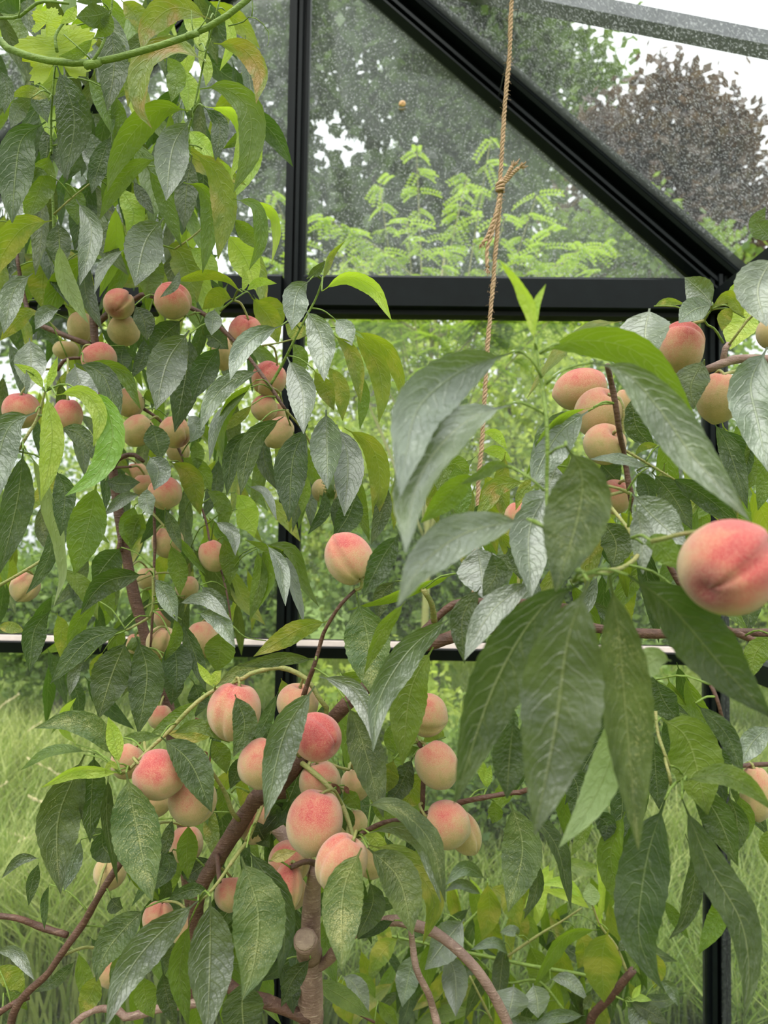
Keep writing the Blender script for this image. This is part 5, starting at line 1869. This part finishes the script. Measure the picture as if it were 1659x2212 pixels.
def drape(tree):
    """leaf surface that would run into a peach lies on its skin instead (in front or behind, as the leaf hangs)"""
    o = np.array(CAM)
    for lf in tree.leaves:
        v = lf[2]
        lo, hi = v.min(0), v.max(0)
        for c, R, st in FRUIT:
            Rr = R * 1.035
            if (lo > c + Rr).any() or (hi < c - Rr).any():
                continue
            w = v - c
            m = (w * w).sum(1) < Rr * Rr
            if not m.any():
                continue
            dv = v[m] - o
            ln = np.linalg.norm(dv, axis=1)
            u = dv / ln[:, None]
            tc = (c - o) @ u.T
            h = np.sqrt(np.maximum(Rr * Rr - (((c - o) ** 2).sum() - tc * tc), 0))
            v[m] = o + u * (tc - h if (ln - tc).mean() < 0 else tc + h)[:, None]


for T_ in (LT, CT, RT, YT, VN):
    drape(T_)
# short fruit stalks join each peach to the nearest wood
for c, R, st in FRUIT:
    end = c + st * R * .86
    best = None
    for T_ in (LT, CT, RT):
        J = np.array(T_.joints)
        dist = np.linalg.norm(J - end, axis=1)
        i = int(dist.argmin())
        if best is None or dist[i] < best[0]:
            best = (dist[i], J[i], T_)
    if .004 < best[0] < .16:
        q = best[1]
        path = catmull([q, (q + end) / 2 + st * R * .25 + np.array([0, 0, .08 * best[0]]), end + st * R * .1, end], 10)
        path[:-2] = clear_of_fruit(path[:-1])[:-1]
        link('fruit_stalk', tube_mesh('fruit_stalk', path, np.linspace(.0019, .0016, 10), BARK_GREEN, 6), best[2].root)
LT.finish()
CT.finish(reach=.07)
RT.finish(reach=.06)
YT.finish(reach=.08)
VN.finish(reach=.05)

# ------------------------------------------------------------------ jute twine hanging from the ridge
TW_D = 1.38
_t0, _t1 = at(*src('I', 180, 0), TW_D), at(*src('I', 150, 480), TW_D)
_td = (_t0 - _t1).normalized()
_wz = ZAP - SLOPE * (.265 - XM) - .03
_top = Vector((.265, _t0.y + .01, _wz))
tw = tag(empty('jute_twine', tuple(at(1100, -60, TW_D))), 'knotted brown jute twine hanging before the gable glass', 'twine')
twp = catmull([np.array(_top.lerp(_t0, q_)) for q_ in (0, .25, .5, .75)] + [np.array(at(*src(t, x, y), TW_D)) for t, x, y in (('I', 180, 0), ('I', 166, 300), ('I', 150, 480), ('I', 136, 640), ('I', 120, 900), ('I', 110, 1075), ('I', 112, 1150), ('I', 96, 1330), ('I', 80, 1500), ('I', 70, 1659), ('H', 70, 250), ('H', 52, 450), ('H', 35, 650), ('H', 20, 930), ('H', 3, 1200), ('K', 1322, 1250), ('K', 1318, 1400), ('K', 1312, 1560), ('Z', 1028, 1200), ('Z', 1020, 1330))], 420)


def strand(name, path, r, hr, turns, ph, mat, parent, rvar=.12, sides=6):
    n = len(path)
    T = np.gradient(path, axis=0)
    T /= np.linalg.norm(T, axis=1)[:, None]
    up = np.array([0, 1.0, 0])
    S = np.cross(T, up); S /= np.linalg.norm(S, axis=1)[:, None]
    B = np.cross(T, S)
    t = np.linspace(0, 1, n)
    a = ph + turns * 2 * math.pi * t
    hrr = hr * (1 + .2 * np.sin(t * 40 + ph))
    q = path + S * (np.cos(a) * hrr)[:, None] + B * (np.sin(a) * hrr)[:, None]
    rr = r * (1 + rvar * np.sin(t * 90 + ph * 3) + rvar * rng.normal(size=n) * .4)
    return link(name, tube_mesh(name, q, rr, mat, sides), parent)


for i in range(3):
    strand('strand', twp, .0021, .0023, 62, i * 2.094, TWINE, tw)
# knot and loose ends
kn = np.array(at(*src('I', 110, 1085), TW_D - .004))
for i in range(3):
    c = np.array([[math.cos(t) * .0065, math.sin(t) * .0065 - .001, (t / 6.28 - .5) * .006 + (i - 1) * .005 + .002 * math.sin(t + i)] for t in np.linspace(0, 6.6, 26)])
    link('knot_turn', tube_mesh('knot_turn', kn + c, np.full(26, .0026), TWINE, 6), tw)
ends = [[(110, 1080), (150, 1040), (185, 1000), (218, 972)], [(112, 1075), (140, 1030), (165, 990), (180, 965)], [(108, 1120), (85, 1240), (40, 1360), (10, 1408)], [(104, 1150), (70, 1330), (36, 1440), (36, 1545)]]
for e in ends:
    p = catmull([np.array(at(*src('I', x, y), TW_D - .006 - .002 * i)) for i, (x, y) in enumerate(e)], 40)
    for i in range(2):
        strand('loose_end', p, .0023, .0018, 5, i * 3.14, TWINE, tw)
    tip, dirv = p[-1], (p[-1] - p[-5]) / np.linalg.norm(p[-1] - p[-5])
    fm_ = Mesh()
    for _ in range(22):
        dv = dirv * random.uniform(.004, .012) + np.array([random.gauss(0, .003), random.gauss(0, .003), random.gauss(0, .003)])
        fv, ff = tube_arrays(catmull([tip - dirv * .006, tip, tip + dv], 5), [.0007] * 5, 4)
        fm_.add(fv, [q if q[0] != q[3] else q[:3] for q in ff])
    o = fm_.build('frayed_end', TWINE, tw)
    o['kind'] = 'stuff'
fz = Mesh()
for _ in range(420):
    i = random.randrange(10, 400)
    p0 = twp[i] + np.array([random.gauss(0, .002), random.gauss(0, .002), 0])
    dv = np.array([random.choice((-1, 1)) * random.uniform(.003, .009), random.gauss(0, .003), random.gauss(0, .005)])
    fv, ff = tube_arrays(catmull([p0, p0 + dv * .6 + np.array([0, 0, .001]), p0 + dv], 4), [.00022] * 4, 3)
    fz.add(fv, [q if q[0] != q[3] else q[:3] for q in ff])
o = fz.build('fuzz', TWINE, tw)
o['kind'] = 'stuff'

# ------------------------------------------------------------------ small snail on the gable glass
SHELL = plain('snail_shell', (206, 158, 104), .35, .5, .3, 300.0)
SNAIL = plain('snail_body', (150, 132, 104), .5)
sc_ = on_y(*src('J', 882, 605), YW - .008)
sn = tag(empty('snail', tuple(sc_)), 'small orange brown snail stuck to the centre gable glass', 'snail')
tt = np.linspace(0, 1, 70)
aa = tt * 2.6 * 2 * math.pi
rr = .0085 * (.12 + .88 * tt)
sp = np.stack([sc_.x + np.cos(aa) * rr * .8, sc_.y - (1 - tt) * .006 - .001, sc_.z + np.sin(aa) * rr * .8 + .001], 1)
link('shell', tube_mesh('shell', sp, .0046 * (.2 + .8 * tt), SHELL, 10), sn)
bp = catmull([np.array((sc_.x + .010, sc_.y + .004, sc_.z - .006)), np.array((sc_.x, sc_.y + .004, sc_.z - .011)), np.array((sc_.x - .012, sc_.y + .004, sc_.z - .009))], 12)
link('foot', tube_mesh('foot', bp, .003 * np.sin(np.linspace(.3, 2.8, 12)), SNAIL, 8), sn)
